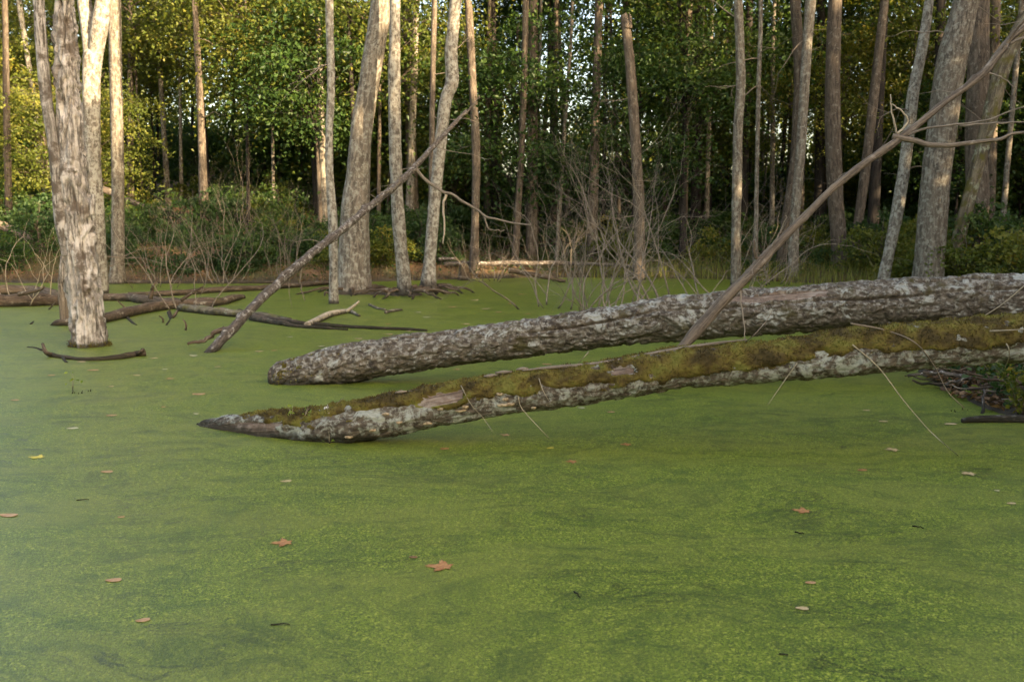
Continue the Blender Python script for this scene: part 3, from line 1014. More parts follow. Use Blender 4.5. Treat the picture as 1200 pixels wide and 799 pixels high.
def log_front():
    Y = 7.5
    prof = [(232, 499, 9), (245, 500, 21), (275, 501, 33), (320, 502, 41), (380, 500, 47), (430, 492, 49), (520, 474, 47), (600, 461, 46), (700, 448, 45), (800, 432, 47), (900, 424, 47), (1000, 413, 52),
            (1100, 404, 54), (1200, 397, 54), (1300, 390, 54), (1400, 384, 54)]
    P = [at(x, y + 1, float(np.interp(x, [232, 320, 400, 700, 1400], [7.8, 7.45, 7.2, 7.15, 7.1]))) for x, y, _ in prof]
    Y = 7.15
    Rr = [pxm(wd, q[1]) / 2 * 0.97 for (*_, wd), q in zip(prof, P)]
    base = P[4].copy()
    base[2] = 0
    t = thing('fallen_log', 'mossy fallen log with pointed tip, the nearer of the two crossing the pond', 'log', base, 'big fallen logs')

    def bare(th, s, each=False):
        n = pn(np.stack([s * 4, th * 3, 0 * s + 9], -1))
        a1 = sstep(0, 0.05, 0.17 - np.abs(s - 2.17) + n * 0.12) * sstep(0, 0.06, 0.36 - np.abs(angd(th, 1.15)) + n * 0.2)
        a2 = sstep(0, 0.05, 0.1 - np.abs(s - 3.48) + n * 0.06) * sstep(0, 0.06, 0.3 - np.abs(angd(th, 1.0)) + n * 0.2)
        a3 = sstep(0, 0.05, 0.42 - np.abs(s - 0.55) + n * 0.12) * sstep(0, 0.06, 0.4 - np.abs(angd(th, 1.35)) + n * 0.3)
        if each:
            return [a1, a2, a3]
        return np.maximum(np.maximum(a1, a2), a3)

    def disp(th, s, r, bc):
        k = np.clip(r / 0.15, 0.05, 1)
        d = 0.02 * fbm(bc * np.array([3.6, 3.6, 2.0]) + 3, 2)
        pl = fbm(bc * np.array([14, 14, 8]) + 15, 3)
        d = d + 0.010 * sstep(-0.05, 0.15, pl) + 0.007 * fbm(bc * np.array([38, 38, 26]), 2)
        d = d - 0.012 * sstep(0.2, 0.4, pn(np.stack([s * 2.2, th * 1.5, 0 * s + 11], -1)))
        d = np.where(bare(th, s) > 0.5, -0.008 + 0.004 * pn(bc * np.array([50, 50, 4])), d)
        return d * k
    mb = MB()
    V, q, TH, SS = tube(mb, P, Rr, 110, 0.018, disp)
    bc = mb.bc[0]
    masks = []
    for part in bare(TH.ravel(), SS.ravel(), True):
        mk = np.zeros(len(V))
        mk[:TH.size] = part
        masks.append(mk)
    split_build(V, q, masks, bc, 'log_mossy', 'bare_wood', t, base)

    # moss: a cushion along the top and camera side, then its fuzz
    def mossm(th, s):
        n = fbm(np.stack([s * 2.2, np.cos(th) * 1.5, np.sin(th) * 1.5 + 4], -1), 3)
        n2 = fbm(np.stack([s * 7, np.cos(th) * 1.2, np.sin(th) * 1.2 + 9], -1), 3)
        lim = 1.0 + 0.5 * sstep(1.2, 3.0, s) + 0.7 * n + 0.5 * n2
        m = sstep(0, 0.3, lim - np.abs(angd(th, 0.25)))
        m = m * sstep(-0.22, 0.02, n + 0.6 * n2 + 0.45 * sstep(0.8, 2.6, s) + 0.02)
        return m * sstep(0.3, 0.7, s) * (1 - np.minimum(1, 1.5 * bare(th, s)))
    Pd, Rd = spline(P, Rr, 0.02)
    T_, Nn, B = frames(Pd)
    sd_ = np.concatenate([[0], np.cumsum(np.linalg.norm(np.diff(Pd, axis=0), axis=1))])
    nth = 84
    th = np.arange(nth) / nth * 2 * math.pi
    TH, SS = np.meshgrid(th, sd_)
    RR = np.repeat(Rd[:, None], nth, 1)
    bcm = np.stack([np.cos(TH) * RR, np.sin(TH) * RR, SS], -1).reshape(-1, 3)
    mm = mossm(TH.ravel(), SS.ravel()).reshape(TH.shape)
    th_k = (0.006 + 0.034 * np.clip(0.35 + fbm(bcm * 8, 3), 0, 1) + 0.016 * pn(bcm * 30)).reshape(TH.shape)
    RM = RR - 0.012 + (0.016 + th_k) * mm
    VM = Pd[:, None] + RM[..., None] * (np.cos(TH)[..., None] * Nn[:, None] + np.sin(TH)[..., None] * B[:, None])
    mrows = len(Pd)
    i_ = np.arange(mrows - 1)[:, None] * nth
    j_ = np.arange(nth)[None]
    qq = np.stack([i_ + j_, i_ + (j_ + 1) % nth, i_ + nth + (j_ + 1) % nth, i_ + nth + j_], -1).reshape(-1, 4)
    keep = mm.ravel()[qq].max(1) > 0.05
    tone = np.clip(0.42 + 1.5 * fbm(bcm * np.array([8, 8, 5]), 4) + 0.6 * pn(bcm * 45), 0, 1)
    u, inv = np.unique(qq[keep], return_inverse=True)
    mo = MB()
    mo.add(VM.reshape(-1, 3)[u], inv.reshape(-1, 4), None, bcm[u], tone[u])
    rs = np.random.RandomState(9)
    n = 110000
    r_i = rs.randint(0, mrows - 1, n)
    c_i = rs.randint(0, nth, n)
    ok = mm[r_i, c_i] > 0.35
    r_i, c_i = r_i[ok], c_i[ok]
    n = len(r_i)
    thj = th[c_i] + rs.uniform(-.04, .04, n)
    nv = np.cos(thj)[:, None] * Nn[r_i] + np.sin(thj)[:, None] * B[r_i]
    p = Pd[r_i] + T_[r_i] * rs.uniform(-.01, .01, n)[:, None] + nv * (RM[r_i, c_i] - 0.003)[:, None]
    dv = nv + rs.normal(size=(n, 3)) * 0.5
    dv /= np.linalg.norm(dv, axis=1)[:, None]
    sd2 = np.cross(dv, rs.normal(size=(n, 3)))
    sd2 /= np.linalg.norm(sd2, axis=1)[:, None]
    L = rs.uniform(0.006, 0.024, n)[:, None]
    VB = np.stack([p - sd2 * 0.0045, p + sd2 * 0.0045, p + dv * L], 1).reshape(-1, 3)
    tn = np.clip(tone.reshape(TH.shape)[r_i, c_i] + rs.normal(size=n) * 0.24 + 0.05, 0, 1)
    mo.add(VB, None, np.arange(3 * n).reshape(-1, 3), None, np.repeat(tn, 3))
    mo.build('moss', M['moss'], t, base)

    # bracket fungi
    def on_log(px, py, off=0.0):
        """the point on the log's camera side under this pixel"""
        best = None
        for i0 in range(len(Pd)):
            qx = Pd[i0]
            if best is None or abs(qx[0] / qx[1] - (px - 600) / FPX) < best[0]:
                best = (abs(qx[0] / qx[1] - (px - 600) / FPX), i0)
        i0 = best[1]
        c = Pd[i0]
        z = at(px, py, c[1] - 0.12)[2] - c[2]
        r_ = Rd[i0] + off
        z = max(-r_ * 0.98, min(r_ * 0.98, z))
        return np.array([at(px, py, c[1])[0], c[1] - math.sqrt(max(0, r_ * r_ - z * z)), c[2] + z])
    for k, (px, py, wd) in enumerate([(540, 480, 15), (546, 476, 8), (518, 478, 8), (560, 462, 6), (590, 474, 14), (597, 473, 12), (586, 461, 9), (592, 467, 7), (564, 458, 6), (503, 496, 11),
                                      (455, 484, 9), (440, 503, 9), (413, 511, 12), (470, 494, 8), (625, 478, 6)]):
        c = on_log(px, py)
        rr = pxm(wd, 7.3) / 2
        f = MB()
        nn = 14
        a = np.linspace(0, 2 * math.pi, nn, endpoint=False)
        lob = 1 + 0.18 * np.cos(3 * a + k)
        ringt = np.stack([np.cos(a) * rr * lob, -np.abs(np.sin(a)) * rr * 0.7 * lob - 0.0, 0.004 + 0 * a + 0.004 * np.cos(2 * a + k)], -1)
        ringb = ringt * np.array([0.9, 0.85, 1]) - np.array([0, 0, 0.011])
        V_ = np.vstack([ringt, ringb, [[0, -0.2 * rr, 0.012]], [[0, -0.2 * rr, -0.012]]]) + c
        tt = []
        for x in range(nn):
            y = (x + 1) % nn
            tt += [(2 * nn, x, y), (x, nn + x, y), (y, nn + x, nn + y), (2 * nn + 1, nn + y, nn + x)]
        f.add(V_, None, tt)
        f.build('bracket_fungus', M['fungus'], t, base)
    for px, py, rr in ((384, 481, 0.022), (348, 492, 0.016)):
        c = on_log(px, py, 0.01)
        f = MB()
        tube(f, [c - np.array([0, 0, 0.01]), c, c + np.array([0, 0, rr * 0.6]), c + np.array([0, 0, rr * 0.75])], [rr * 0.5, rr, rr * 0.7, rr * 0.1], 12, 0.004)
        f.build('mushroom_cap', M['white_cap'], t, base)
    # peeling pale root that runs along the crest
    cr = []
    for px, py in [(612, 434), (650, 430), (690, 427), (730, 421), (770, 413), (805, 407), (840, 402), (875, 398)]:
        c = at(px, py, Y - 0.03)
        cr.append(c)
    v = MB()
    tube(v, cr, [0.006, 0.012, 0.013, 0.012, 0.012, 0.012, 0.01, 0.005], 8, 0.03)
    v.build('root', M['twig'], t, base)
    # flakes of loose bark on the crest near the tip
    for k, (px, py, wd) in enumerate([(590, 436, 20), (612, 432, 14), (575, 440, 16), (640, 431, 12), (470, 459, 14)]):
        c = at(px, py, Y - 0.02)
        v = MB()
        L = pxm(wd, Y)
        tube(v, [c - np.array([L / 2, 0, 0.006]), c, c + np.array([L / 2, 0, 0.004])], [0.006, 0.013, 0.005], 7, 0.02, trunk_disp(0.006, k))
        v.build('bark_flake', M['twig'], t, base)
    return on_log, P, Rr


log_rear()
on_log, LP, LR = log_front()

# ------------------------------------------------------------------ leaning dead branches


def leaning(name, label, pts, mat, y0, y1, sides=22, amp=0.006, seed=1, twigs=(), base_drop=None, ds=0.03):
    n = len(pts)
    P, Rr = [], []
    a0 = at(pts[0][0], pts[0][1], y0)
    a1 = at(pts[-1][0], pts[-1][1], y1)
    for x, y, wd in pts:
        # distance along the straight line between the two ends, found from the picture column and row
        f = math.hypot(x - pts[0][0], y - pts[0][1]) / math.hypot(pts[-1][0] - pts[0][0], pts[-1][1] - pts[0][1])
        inv = (1 - f) / y0 + f / y1
        Y = 1 / inv
        P.append(at(x, y, Y))
        Rr.append(pxm(wd, Y) / 2 * 0.68)
    if base_drop is not None:
        P.insert(0, P[0] + np.array(base_drop))
        Rr.insert(0, Rr[0])
    t = thing(name, label, 'branch', P[0])
    base_d = trunk_disp(amp, seed)
    rk = random.Random(seed)
    kn = [(rk.uniform(0.3, 6), rk.uniform(0, 6.28), rk.uniform(0.25, 0.6)) for _ in range(16)]

    def knotty(th, s, r, bc):
        d = base_d(th, s, r, bc) + 0.34 * r * fbm(bc * np.array([9, 9, 3.2]) + seed, 3)
        for ks, kt, ka in kn:
            d = d + ka * r * np.exp(-((s - ks) / (1.1 * r)) ** 2 - (angd(th, kt) / 0.6) ** 2)
        return d
    mb = MB()
    tube(mb, P, Rr, sides, ds, knotty)
    mb.build('stem', M[mat], t, P[0])

    rk = random.Random(seed + 40)
    for k in range(9):
        f = rk.uniform(0.25, 0.95) * (len(P) - 1)
        q = P[int(f)] + (P[min(int(f) + 1, len(P) - 1)] - P[int(f)]) * (f - int(f))
        mb = MB()
        grow_tips(mb, q, (rk.uniform(-1, 1), rk.uniform(-0.6, 0.6), rk.uniform(-0.6, 1)), rk.uniform(0.15, 0.5) * q[1] / 12, 0.0045 * q[1] / 9, 1, seed * 77 + k, 4, 0.9, (1, 2), 0.8, 0.0)
        mb.build('twig', M['twig'], t, P[0])

    def Yat(x, y):
        f = math.hypot(x - pts[0][0], y - pts[0][1]) / math.hypot(pts[-1][0] - pts[0][0], pts[-1][1] - pts[0][1])
        return 1 / ((1 - f) / y0 + f / y1)
    for tw in twigs:
        mt, wd, pl = tw[0], tw[1], tw[2:]
        Y = Yat(*pl[0])
        Q = [at(x, y, Y - 0.04 * k) for k, (x, y) in enumerate(pl)]
        Q = wiggle(Q, pxm(2.2, Y), len(pl) + pl[0][0], 10)
        r_ = np.linspace(pxm(wd, Y) / 2, pxm(wd, Y) / 2 * 0.45, len(Q))
        mb = MB()
        tube(mb, Q, r_, 8, 0.04)
        mb.build('twig', M[mt], t, P[0])
    return t


leaning('leaning_branch', 'grey dead branch leaning out of the water against the pale crooked trunk',
        [(244, 414, 15), (262, 396, 17), (300, 357, 16), (340, 318, 15), (385, 282, 14), (430, 245, 12), (470, 212, 11), (505, 175, 9), (530, 148, 7), (547, 130, 6)],
        'dead_grey', 12.2, 22.4, amp=0.008, seed=2, base_drop=(-0.18, -0.05, -0.2),
        twigs=[('twig', 4, (486, 196), (503, 215), (530, 229), (560, 247), (580, 257), (600, 261), (622, 264)),
               ('twig_pale', 3.2, (523, 226), (519, 245), (521, 262), (519, 286)),
               ('twig', 2.5, (424, 240), (423, 222), (417, 243)),
               ('twig', 2.2, (565, 250), (574, 268), (590, 270)),
               ('twig', 2.4, (446, 226), (462, 221), (470, 208)),
               ('dead_wet', 7, (264, 385), (250, 391), (240, 399), (228, 401), (219, 403)),
               ('twig', 2.6, (540, 138), (556, 122), (562, 112)), ('twig', 2.2, (355, 305), (352, 330), (357, 352))])
leaning('leaning_branch', 'tan bare branch slanting up from the mossy log past the tree trunks',
        [(788, 421, 14), (803, 404, 18), (816, 388, 21), (845, 356, 19), (880, 320, 17), (905, 292, 15), (935, 262, 13), (975, 222, 12), (1015, 190, 12), (1050, 166, 13), (1085, 138, 11), (1110, 118, 11), (1150, 88, 12), (1172, 62, 14), (1186, 44, 12),
         (1210, 24, 10), (1260, -14, 9)],
        'branch_tan', 7.34, 9.4, amp=0.006, seed=4, sides=30, ds=0.02,
        twigs=[('branch_tan', 7, (1046, 160), (1075, 166), (1100, 171), (1130, 168), (1160, 165), (1185, 158), (1215, 154)),
               ('twig_pale', 3, (1052, 158), (1064, 140), (1046, 122)), ('twig_pale', 2.6, (1052, 158), (1046, 136), (1043, 112)),
               ('twig', 3, (1058, 160), (1090, 150), (1120, 146), (1160, 140), (1215, 118)),
               ('twig', 2.6, (1125, 147), (1160, 145), (1215, 142)),
               ('branch_tan', 5, (1178, 54), (1188, 38), (1200, 24), (1214, 10)), ('twig', 4, (1180, 52), (1196, 46), (1214, 36)),
               ('branch_tan', 6, (897, 303), (885, 300), (884, 282)), ('twig', 2.4, (900, 296), (916, 268), (922, 252)),
               ('twig', 2.4, (868, 332), (868, 350), (872, 380), (873, 400)), ('twig', 2.2, (1155, 84), (1176, 92), (1190, 104))])


# ------------------------------------------------------------------ fallen logs and branches in the left shallows
def lying(name, label, pts, mat, cat='log', group='deadwood in the shallows', sides=14, amp=0.012, seed=0, z=None, subs=()):
    P, Rr = [], []
    for x, y, wd in pts:
        q = on(x, y + wd * 0.35)
        Y = q[1]
        r_ = pxm(wd, Y) / 2
        P.append(np.array([at(x, y, Y)[0], Y, max(r_ * 0.35, at(x, y, Y)[2])]))
        Rr.append(r_)
    t = thing(name, label, cat, P[0], group)
    mb = MB()
    tube(mb, wiggle(P, Rr[0] * 0.35, seed, 10) if amp else P, np.interp(np.linspace(0, 1, len(wiggle(P, 0, seed, 10)) if amp else len(P)), np.linspace(0, 1, len(Rr)), Rr), sides, 0.06, trunk_disp(amp, seed + 2))
    mb.build('stem', M[mat], t, P[0])
    for sb in subs:
        wd, pl = sb[0], sb[1:]
        Q = [on(x, y) if zz is None else at(x, y, on(pts[0][0], pts[0][1])[1] if zz == 0 else zz) for x, y, zz in pl]
        mb = MB()
        Yq = Q[0][1]
        tube(mb, Q, np.linspace(pxm(wd, Yq) / 2, pxm(wd, Yq) * 0.25, len(Q)), 8, 0.05, trunk_disp(0.004, seed + 9))
        mb.build('branch', M[mat], t, P[0])
    return t


lying('fallen_log', 'dark waterlogged log entering the frame left of the snag', [(-30, 354, 17), (20, 353, 17), (60, 352, 16), (95, 351, 15)], 'dead_wet', seed=1,
      subs=[(5, (22, 345, 18.6), (45, 340, 18.4), (52, 336, 18.3)), (3, (36, 380, None), (52, 368, 18.0), (70, 349, 18.2))])
lying('fallen_log', 'brown log lying behind the dark waterlogged log left of the snag', [(-30, 341, 14), (30, 341, 13), (62, 345, 12), (95, 349, 12)], 'dead_wet', seed=2)
lying('fallen_log', 'upper log of the pair right of the snag, with a broken stub', [(118, 349, 10), (150, 349, 11), (175, 352, 12), (215, 356, 11), (250, 357, 9)], 'dead_wet', seed=3,
      subs=[(6, (176, 350, 18.5), (178, 342, 18.5), (180, 337, 18.5)), (3, (177, 340, 18.4), (182, 331, 18.4), (186, 326, 18.4))])
lying('fallen_log', 'longest log of the pair right of the snag, its splintered end raised', [(112, 375, 13), (135, 370, 13), (170, 362, 13), (205, 357, 13), (240, 355, 12), (262, 353, 10), (284, 347, 7)], 'dead_wet', seed=4,
      subs=[(4, (148, 371, None), (155, 378, None), (160, 381, None)), (5, (198, 366, 17.0), (200, 374, 16.6), (195, 381, None)), (5, (200, 374, 16.6), (205, 369, 16.6), (208, 364, 16.8)),
            (4, (212, 352, 17.3), (226, 343, 17.3), (238, 336, 17.3))])
lying('fallen_log', 'slim mossy log farther back along the left shore water', [(150, 346, 7), (200, 344, 8), (255, 340, 8), (300, 338, 7), (340, 335, 7), (384, 332, 6)], 'dead_wet', seed=5)
lying('fallen_log', 'low green stained log under the splintered log end', [(212, 361, 10), (250, 365, 11), (290, 369, 10), (320, 372, 8), (340, 375, 6)], 'bark_mossy', seed=6)
lying('fallen_branch', 'long thin brown branch trailing across the water to mid pond', [(280, 366, 8), (300, 371, 9), (340, 377, 7), (380, 381, 5), (430, 384, 4), (500, 387, 3)], 'dead_wet', 'branch', seed=7)
lying('fallen_branch', 'dark slender branch dipping below the grey leaning branch', [(295, 372, 9), (320, 377, 7), (350, 382, 5), (408, 386, 3)], 'dead_wet', 'branch', seed=8)
lying('fallen_branch', 'pale forked branch lying before the thin dead trunk', [(360, 381, 8), (372, 375, 8), (385, 369, 8), (398, 366, 7), (410, 365, 5), (421, 370, 3)], 'twig_pale', 'branch', seed=9, amp=0,
      subs=[(5, (406, 365, 15.9), (413, 360, 15.9), (421, 353, 15.9))])
lying('fallen_branch', 'small pale twig floating right of the pale forked branch', [(433, 357, 3), (442, 361, 3), (452, 363, 2.4)], 'twig_pale', 'branch', seed=10, amp=0)
lying('fallen_branch', 'tiny cream twig with a raised tip on the open water', [(452, 366, 4), (461, 364, 4), (471, 363, 2.5)], 'twig_pale', 'branch', seed=11, amp=0)
lying('floating_branch', 'dark crooked branch afloat below the snag with upturned end', [(62, 416, 6), (80, 419, 5), (100, 421, 4.5), (120, 420, 6), (142, 418, 7), (160, 415, 7), (171, 414, 8)], 'dead_wet', 'branch', seed=12,
      subs=[(7, (64, 417, None), (54, 413, 11.7), (50, 403, 11.8)), (4, (50, 411, None), (42, 408, None), (32, 407, None)), (5, (160, 415, 11.8), (168, 410, 11.8), (166, 409, 11.9)), (4, (74, 419, 11.6), (77, 424, None), (79, 425, None))])
lying('floating_branch', 'straight weathered stick lying on the water at the right bank', [(1127, 493, 6), (1134, 492, 9), (1160, 491, 10), (1190, 491, 10), (1225, 492, 10)], 'dead_grey', 'branch', seed=13, amp=0.004)
for k, (x0, y0, x1, y1, lab) in enumerate([(152, 372, 137, 352, 'thin dark stub poking out of the water right of the snag foot'), (216, 387, 214, 374, 'short bent twig standing in the water by the longest log'),
                                           (190, 378, 186, 370, 'tiny dark twig standing in water below the splintered log')]):
    a, b = on(x0, y0), None
    b = at(x1, y1, a[1])
    mb = MB()
    tube(mb, [a - np.array([0, 0, 0.1]), (a + b) / 2 + np.array([0.04, 0, 0]), b], [0.02, 0.016, 0.008], 8, 0.05)
    tag(mb.build('twig', M['dead_wet'], None, a), lab, 'twig', 'deadwood in the shallows')
# the brown split stub beside the snag
sb = on(73, 381)
t = thing('stump', 'narrow brown splintered stub touching the left foot of the snag', 'stump', sb, None)
mb = MB()
tube(mb, [at(76, 390, sb[1]), at(75, 360, sb[1]), at(73, 330, sb[1]), at(72, 322, sb[1])], [0.075, 0.07, 0.065, 0.02], 18, 0.03, trunk_disp(0.02, 6))
mb.build('stem', M['branch_tan'], t, sb)
mb = MB()
tube(mb, [at(58, 382, sb[1] - 0.02), at(68, 379, sb[1] - 0.05), at(84, 378, sb[1] - 0.05)], [0.01, 0.06, 0.07], 12, 0.05, trunk_disp(0.01, 7))
mb.build('root', M['dead_wet'], t, sb)
# broken stump on the far shore
sb = at(543, 318, 27.5)
sb[2] = hz(sb[0], sb[1])
t = thing('stump', 'short jagged brown stump on the far bank beside a slender trunk', 'stump', sb)
mb = MB()


def stump_d(th, s, r, bc):
    return 0.025 * fbm(bc * np.array([9, 9, 2]), 3)


tube(mb, [sb - np.array([0, 0, 0.2]), sb + np.array([0, 0, 0.2]), sb + np.array([0.02, 0, 0.5]), sb + np.array([0.04, 0, 0.62])], [0.2, 0.15, 0.13, 0.06], 18, 0.04, stump_d)
mb.build('stem', M['dead_wet'], t, sb)
for k in range(4):
    mb = MB()
    a = 1.5 * k
    c = sb + np.array([0.08 * math.cos(a), 0.08 * math.sin(a), 0.45])
    tube(mb, [c, c + np.array([0.01, 0, 0.14 + 0.05 * (k % 2)])], [0.05, 0.008], 7, 0.04)
    mb.build('splinter', M['branch_tan'], t, sb)
# roots around the flooded trunks and deadwood along the far bank
for k, (c, lab) in enumerate([((414, 343, 22.4), 'tangle of low roots at the foot of the thickest tree'), ((474, 347, 21.6), 'low roots round the dark wet foot of a pale trunk'), ((503, 341, 22.9), 'spreading roots at the foot of the pale crooked trunk')]):
    q = at(*c)
    q[2] = 0.08
    t = thing('root_tangle', lab, 'roots', q, 'root tangles')
    for m_ in range(9):
        a = 6.28 * m_ / 9 + random.uniform(-.3, .3)
        L = random.uniform(0.5, 1.1)
        mb = MB()
        d = np.array([math.cos(a), math.sin(a), 0])
        tube(mb, wiggle([q + d * 0.3 + np.array([0, 0, 0.06]), q + d * (0.3 + L * 0.5) + np.array([0, 0, 0.03]), q + d * (0.3 + L) - np.array([0, 0, 0.13])], 0.08, k * 9 + m_, 6), np.linspace(0.04, 0.015, 8)[:len(wiggle([q + d * 0.3, q + d * (0.3 + L * 0.5), q + d * (0.3 + L)], 0.08, 1, 6))], 7, 0.05, trunk_disp(0.008, m_))
        mb.build('root', M['dead_wet'], t, q)


def bank_log(label, pts, wd, mat, depth, group='fallen timber along the far bank', dz=0.0):
    P = []
    for x, y in pts:
        q = at(x, y, depth)
        P.append(q)
    r_ = pxm(wd, depth) / 2
    t = thing('fallen_log', label, 'log', P[0], group)
    mb = MB()
    Q = wiggle(P, r_ * 0.6, depth + pts[0][0], 8)
    tube(mb, Q, np.linspace(r_, r_ * 0.6, len(Q)), 10, 0.1, trunk_disp(0.015, depth))
    mb.build('stem', M[mat], t, P[0])


bank_log('long grey log along the far bank behind the bare brush', [(520, 310), (600, 308), (690, 309), (745, 312)], 6, 'dead_grey', 29.3)
bank_log('brown log at the waterline under the bare brush', [(596, 317), (630, 322), (662, 331)], 7, 'dead_wet', 26.5)
bank_log('short pale log beside the jagged stump', [(514, 304), (535, 303)], 4, 'dead_grey', 28.5)
bank_log('diagonal fallen trunk descending the left slope to a slim brown trunk', [(120, 222), (160, 238), (200, 252), (236, 270)], 8, 'bark_brown', 31.5)
bank_log('sunlit brown log lying down the slope at the left picture edge', [(-8, 262), (20, 272), (46, 284)], 12, 'branch_tan', 31)
bank_log('low mud coloured log at the water edge left of the thickest tree', [(150, 331), (230, 332), (330, 331)], 5, 'dead_wet', 26.0)


# ------------------------------------------------------------------ bare shrubs
def bare_shrub(label, base, stems, seed, mat='twig', h=1.6, group='leafless shrubs', spread=0.55, r0=0.016, depth=3, sides=5, up=0.35, fork=(2, 3)):
    rg = random.Random(seed)
    t = thing('bare_shrub', label, 'shrub', base, group)
    for k in range(stems):
        a = rg.uniform(0, 6.28)
        d = np.array([math.cos(a) * spread, math.sin(a) * spread, 1.0])
        p = np.array(base) + np.array([math.cos(a), math.sin(a), 0]) * rg.uniform(0.05, 0.7) - np.array([0, 0, 0.1])
        mb = MB()
        grow_tips(mb, p, d, h * rg.uniform(0.4, 0.62), r0 * rg.uniform(0.7, 1.25), depth, rg.random() * 1e6, sides, 0.8, fork, 0.75, up, None, 0.62, 0.72)
        mb.build('stem', M[mat], t, base)
    return t


def wl(px, Y, z=0.0):
    q = at(px, 400, Y)
    return np.array([q[0], Y, z])


bare_shrub('tall leafless grey shrub behind the middle of the lichen log', wl(690, 16.5), 7, 3, h=2.1, r0=0.016, depth=4)
bare_shrub('leafless shrub with upright stems beside the tall grey one', wl(722, 17.5), 6, 14, h=2.4, r0=0.015, depth=4)
bare_shrub('reddish leafless shrub behind the foot of the tan branch', wl(790, 19.5, 0), 5, 25, h=3.2, r0=0.022, depth=5)
bare_shrub('dense tangled leafless shrub right of the reddish one', wl(850, 19.5, 0), 10, 36, h=2.4, r0=0.013, depth=4, up=-0.1)
bare_shrub('low leafless shrub with sprawling twigs before the brown stump trunk', wl(645, 18.5), 6, 47, h=2.6, r0=0.016, depth=3, up=0.1)
bare_shrub('sprawling leafless shrub on the left bank behind the grey leaning branch', wl(262, 25.5, 0.1), 9, 58, h=2.2, r0=0.011, depth=4)
bare_shrub('arching leafless shrub on the left bank beside the straight grey trunk', wl(190, 24.5, 0.05), 7, 69, h=2.0, r0=0.010, depth=4)
bare_shrub('leafless shrub between the left bank and the thin dead trunk', wl(330, 26.5, 0.1), 8, 70, h=2.2, r0=0.011, depth=4)
bare_shrub('wispy leafless shrub rising among the logs right of the snag', wl(228, 18.0), 4, 81, h=2.4, r0=0.012, depth=2)
bare_shrub('pale leafless twigs rising behind the dark log at the picture edge', wl(30, 19.5), 5, 92, mat='twig_pale', h=1.9, r0=0.012, depth=2)
bare_shrub('leafless shrub at the shore beside the smooth wavy trunk', wl(905, 25.5, 0.1), 6, 93, h=2.2, r0=0.014, depth=3)
bare_shrub('small leafless bush at the far bank by the jagged stump', wl(580, 27.0, 0.1), 6, 94, h=1.6, r0=0.012, depth=3)
bare_shrub('leafless bush at the waterline beneath the far brown trunk', wl(655, 27.0, 0.1), 6, 95, h=1.7, r0=0.012, depth=3)
bare_shrub('leafless shrub on the slope between the slim brown trunk and thickest tree', wl(300, 29.0, hz(*wl(300, 29)[:2])), 6, 96, h=2.6, r0=0.012, depth=4)

# ------------------------------------------------------------------ leafy woodland
shrub_mesh = []
for nm, mt, lf in (('g', 'leaf_herb', 0.085), ('h', 'leaf_green', 0.085), ('o', 'leaf_olive', 0.08), ('y', 'leaf_yellow', 0.075)):
    shrub_mesh.append(crown_variant(ord(nm), 0.75, 0.55, 26, 75, lf, mt, 0.02))


def leafy_shrub(label, x, y, k, s, group):
    z = hz(x, y)
    t = thing('leafy_shrub', label, 'shrub', (x, y, z), group)
    br, lf = shrub_mesh[k]
    PENDING.append((t, label, x, y))
    rz = random.uniform(0, 6.28)
    sc3 = (s, s, s * random.uniform(0.8, 1.25))
    link('branches', br, t, (0, 0, 0), rz, sc3)
    link('foliage', lf, t, (0, 0, 0), rz, sc3)


rg = random.Random(5)
for k in range(150):
    y = rg.uniform(26.5, 42)
    x = rg.uniform(-0.56, 0.58) * y
    if pond_dist(x, y) < 0.5:
        continue
    leafy_shrub('low leafy green shrub', x, y, 0 if rg.random() < 0.45 else (1 if rg.random() < 0.6 else 2), rg.uniform(0.7, 1.5), 'undergrowth shrubs')
for k in range(70):
    y = rg.uniform(40, 62)
    x = rg.uniform(-0.58, 0.58) * y
    leafy_shrub('tall thicket shrub', x, y, rg.choice([0, 1, 1, 2]), rg.uniform(2.0, 3.4), 'thicket shrubs')
for k in range(44):
    y = rg.uniform(20.5, 29)
    x = rg.uniform(0.3, 0.56) * y
    if pond_dist(x, y) < 0.3:
        continue
    leafy_shrub('small leafy bank shrub', x, y, rg.choice([0, 2, 3, 3]), rg.uniform(0.7, 1.5), 'right bank shrubs')


def leafy_tree(label, x, y, kind, var, s, h, group, tr='bark_brown', trr=0.07):
    z = hz(x, y)
    t = thing('woodland_tree', label, 'tree', (x, y, z), group)
    mb = MB()
    ln = (random.uniform(-.4, .4), random.uniform(-.2, .2))
    tube(mb, [(0, 0, -0.3), (ln[0] * .4, ln[1] * .4, h * 0.5), (ln[0], ln[1], h), (ln[0], ln[1], h + 0.5 * s)], [trr * 1.3, trr, trr * 0.75, trr * 0.6], 8, 0.5, trunk_disp(0.01, x))
    mb.build('trunk', M[tr], t)
    br, lf = CROWN[kind][var % 3]
    PENDING.append((t, label, x, y))
    rz = random.uniform(0, 6.28)
    link('branches', br, t, (ln[0], ln[1], h), rz, s)
    link('crown', lf, t, (ln[0], ln[1], h), rz, s)


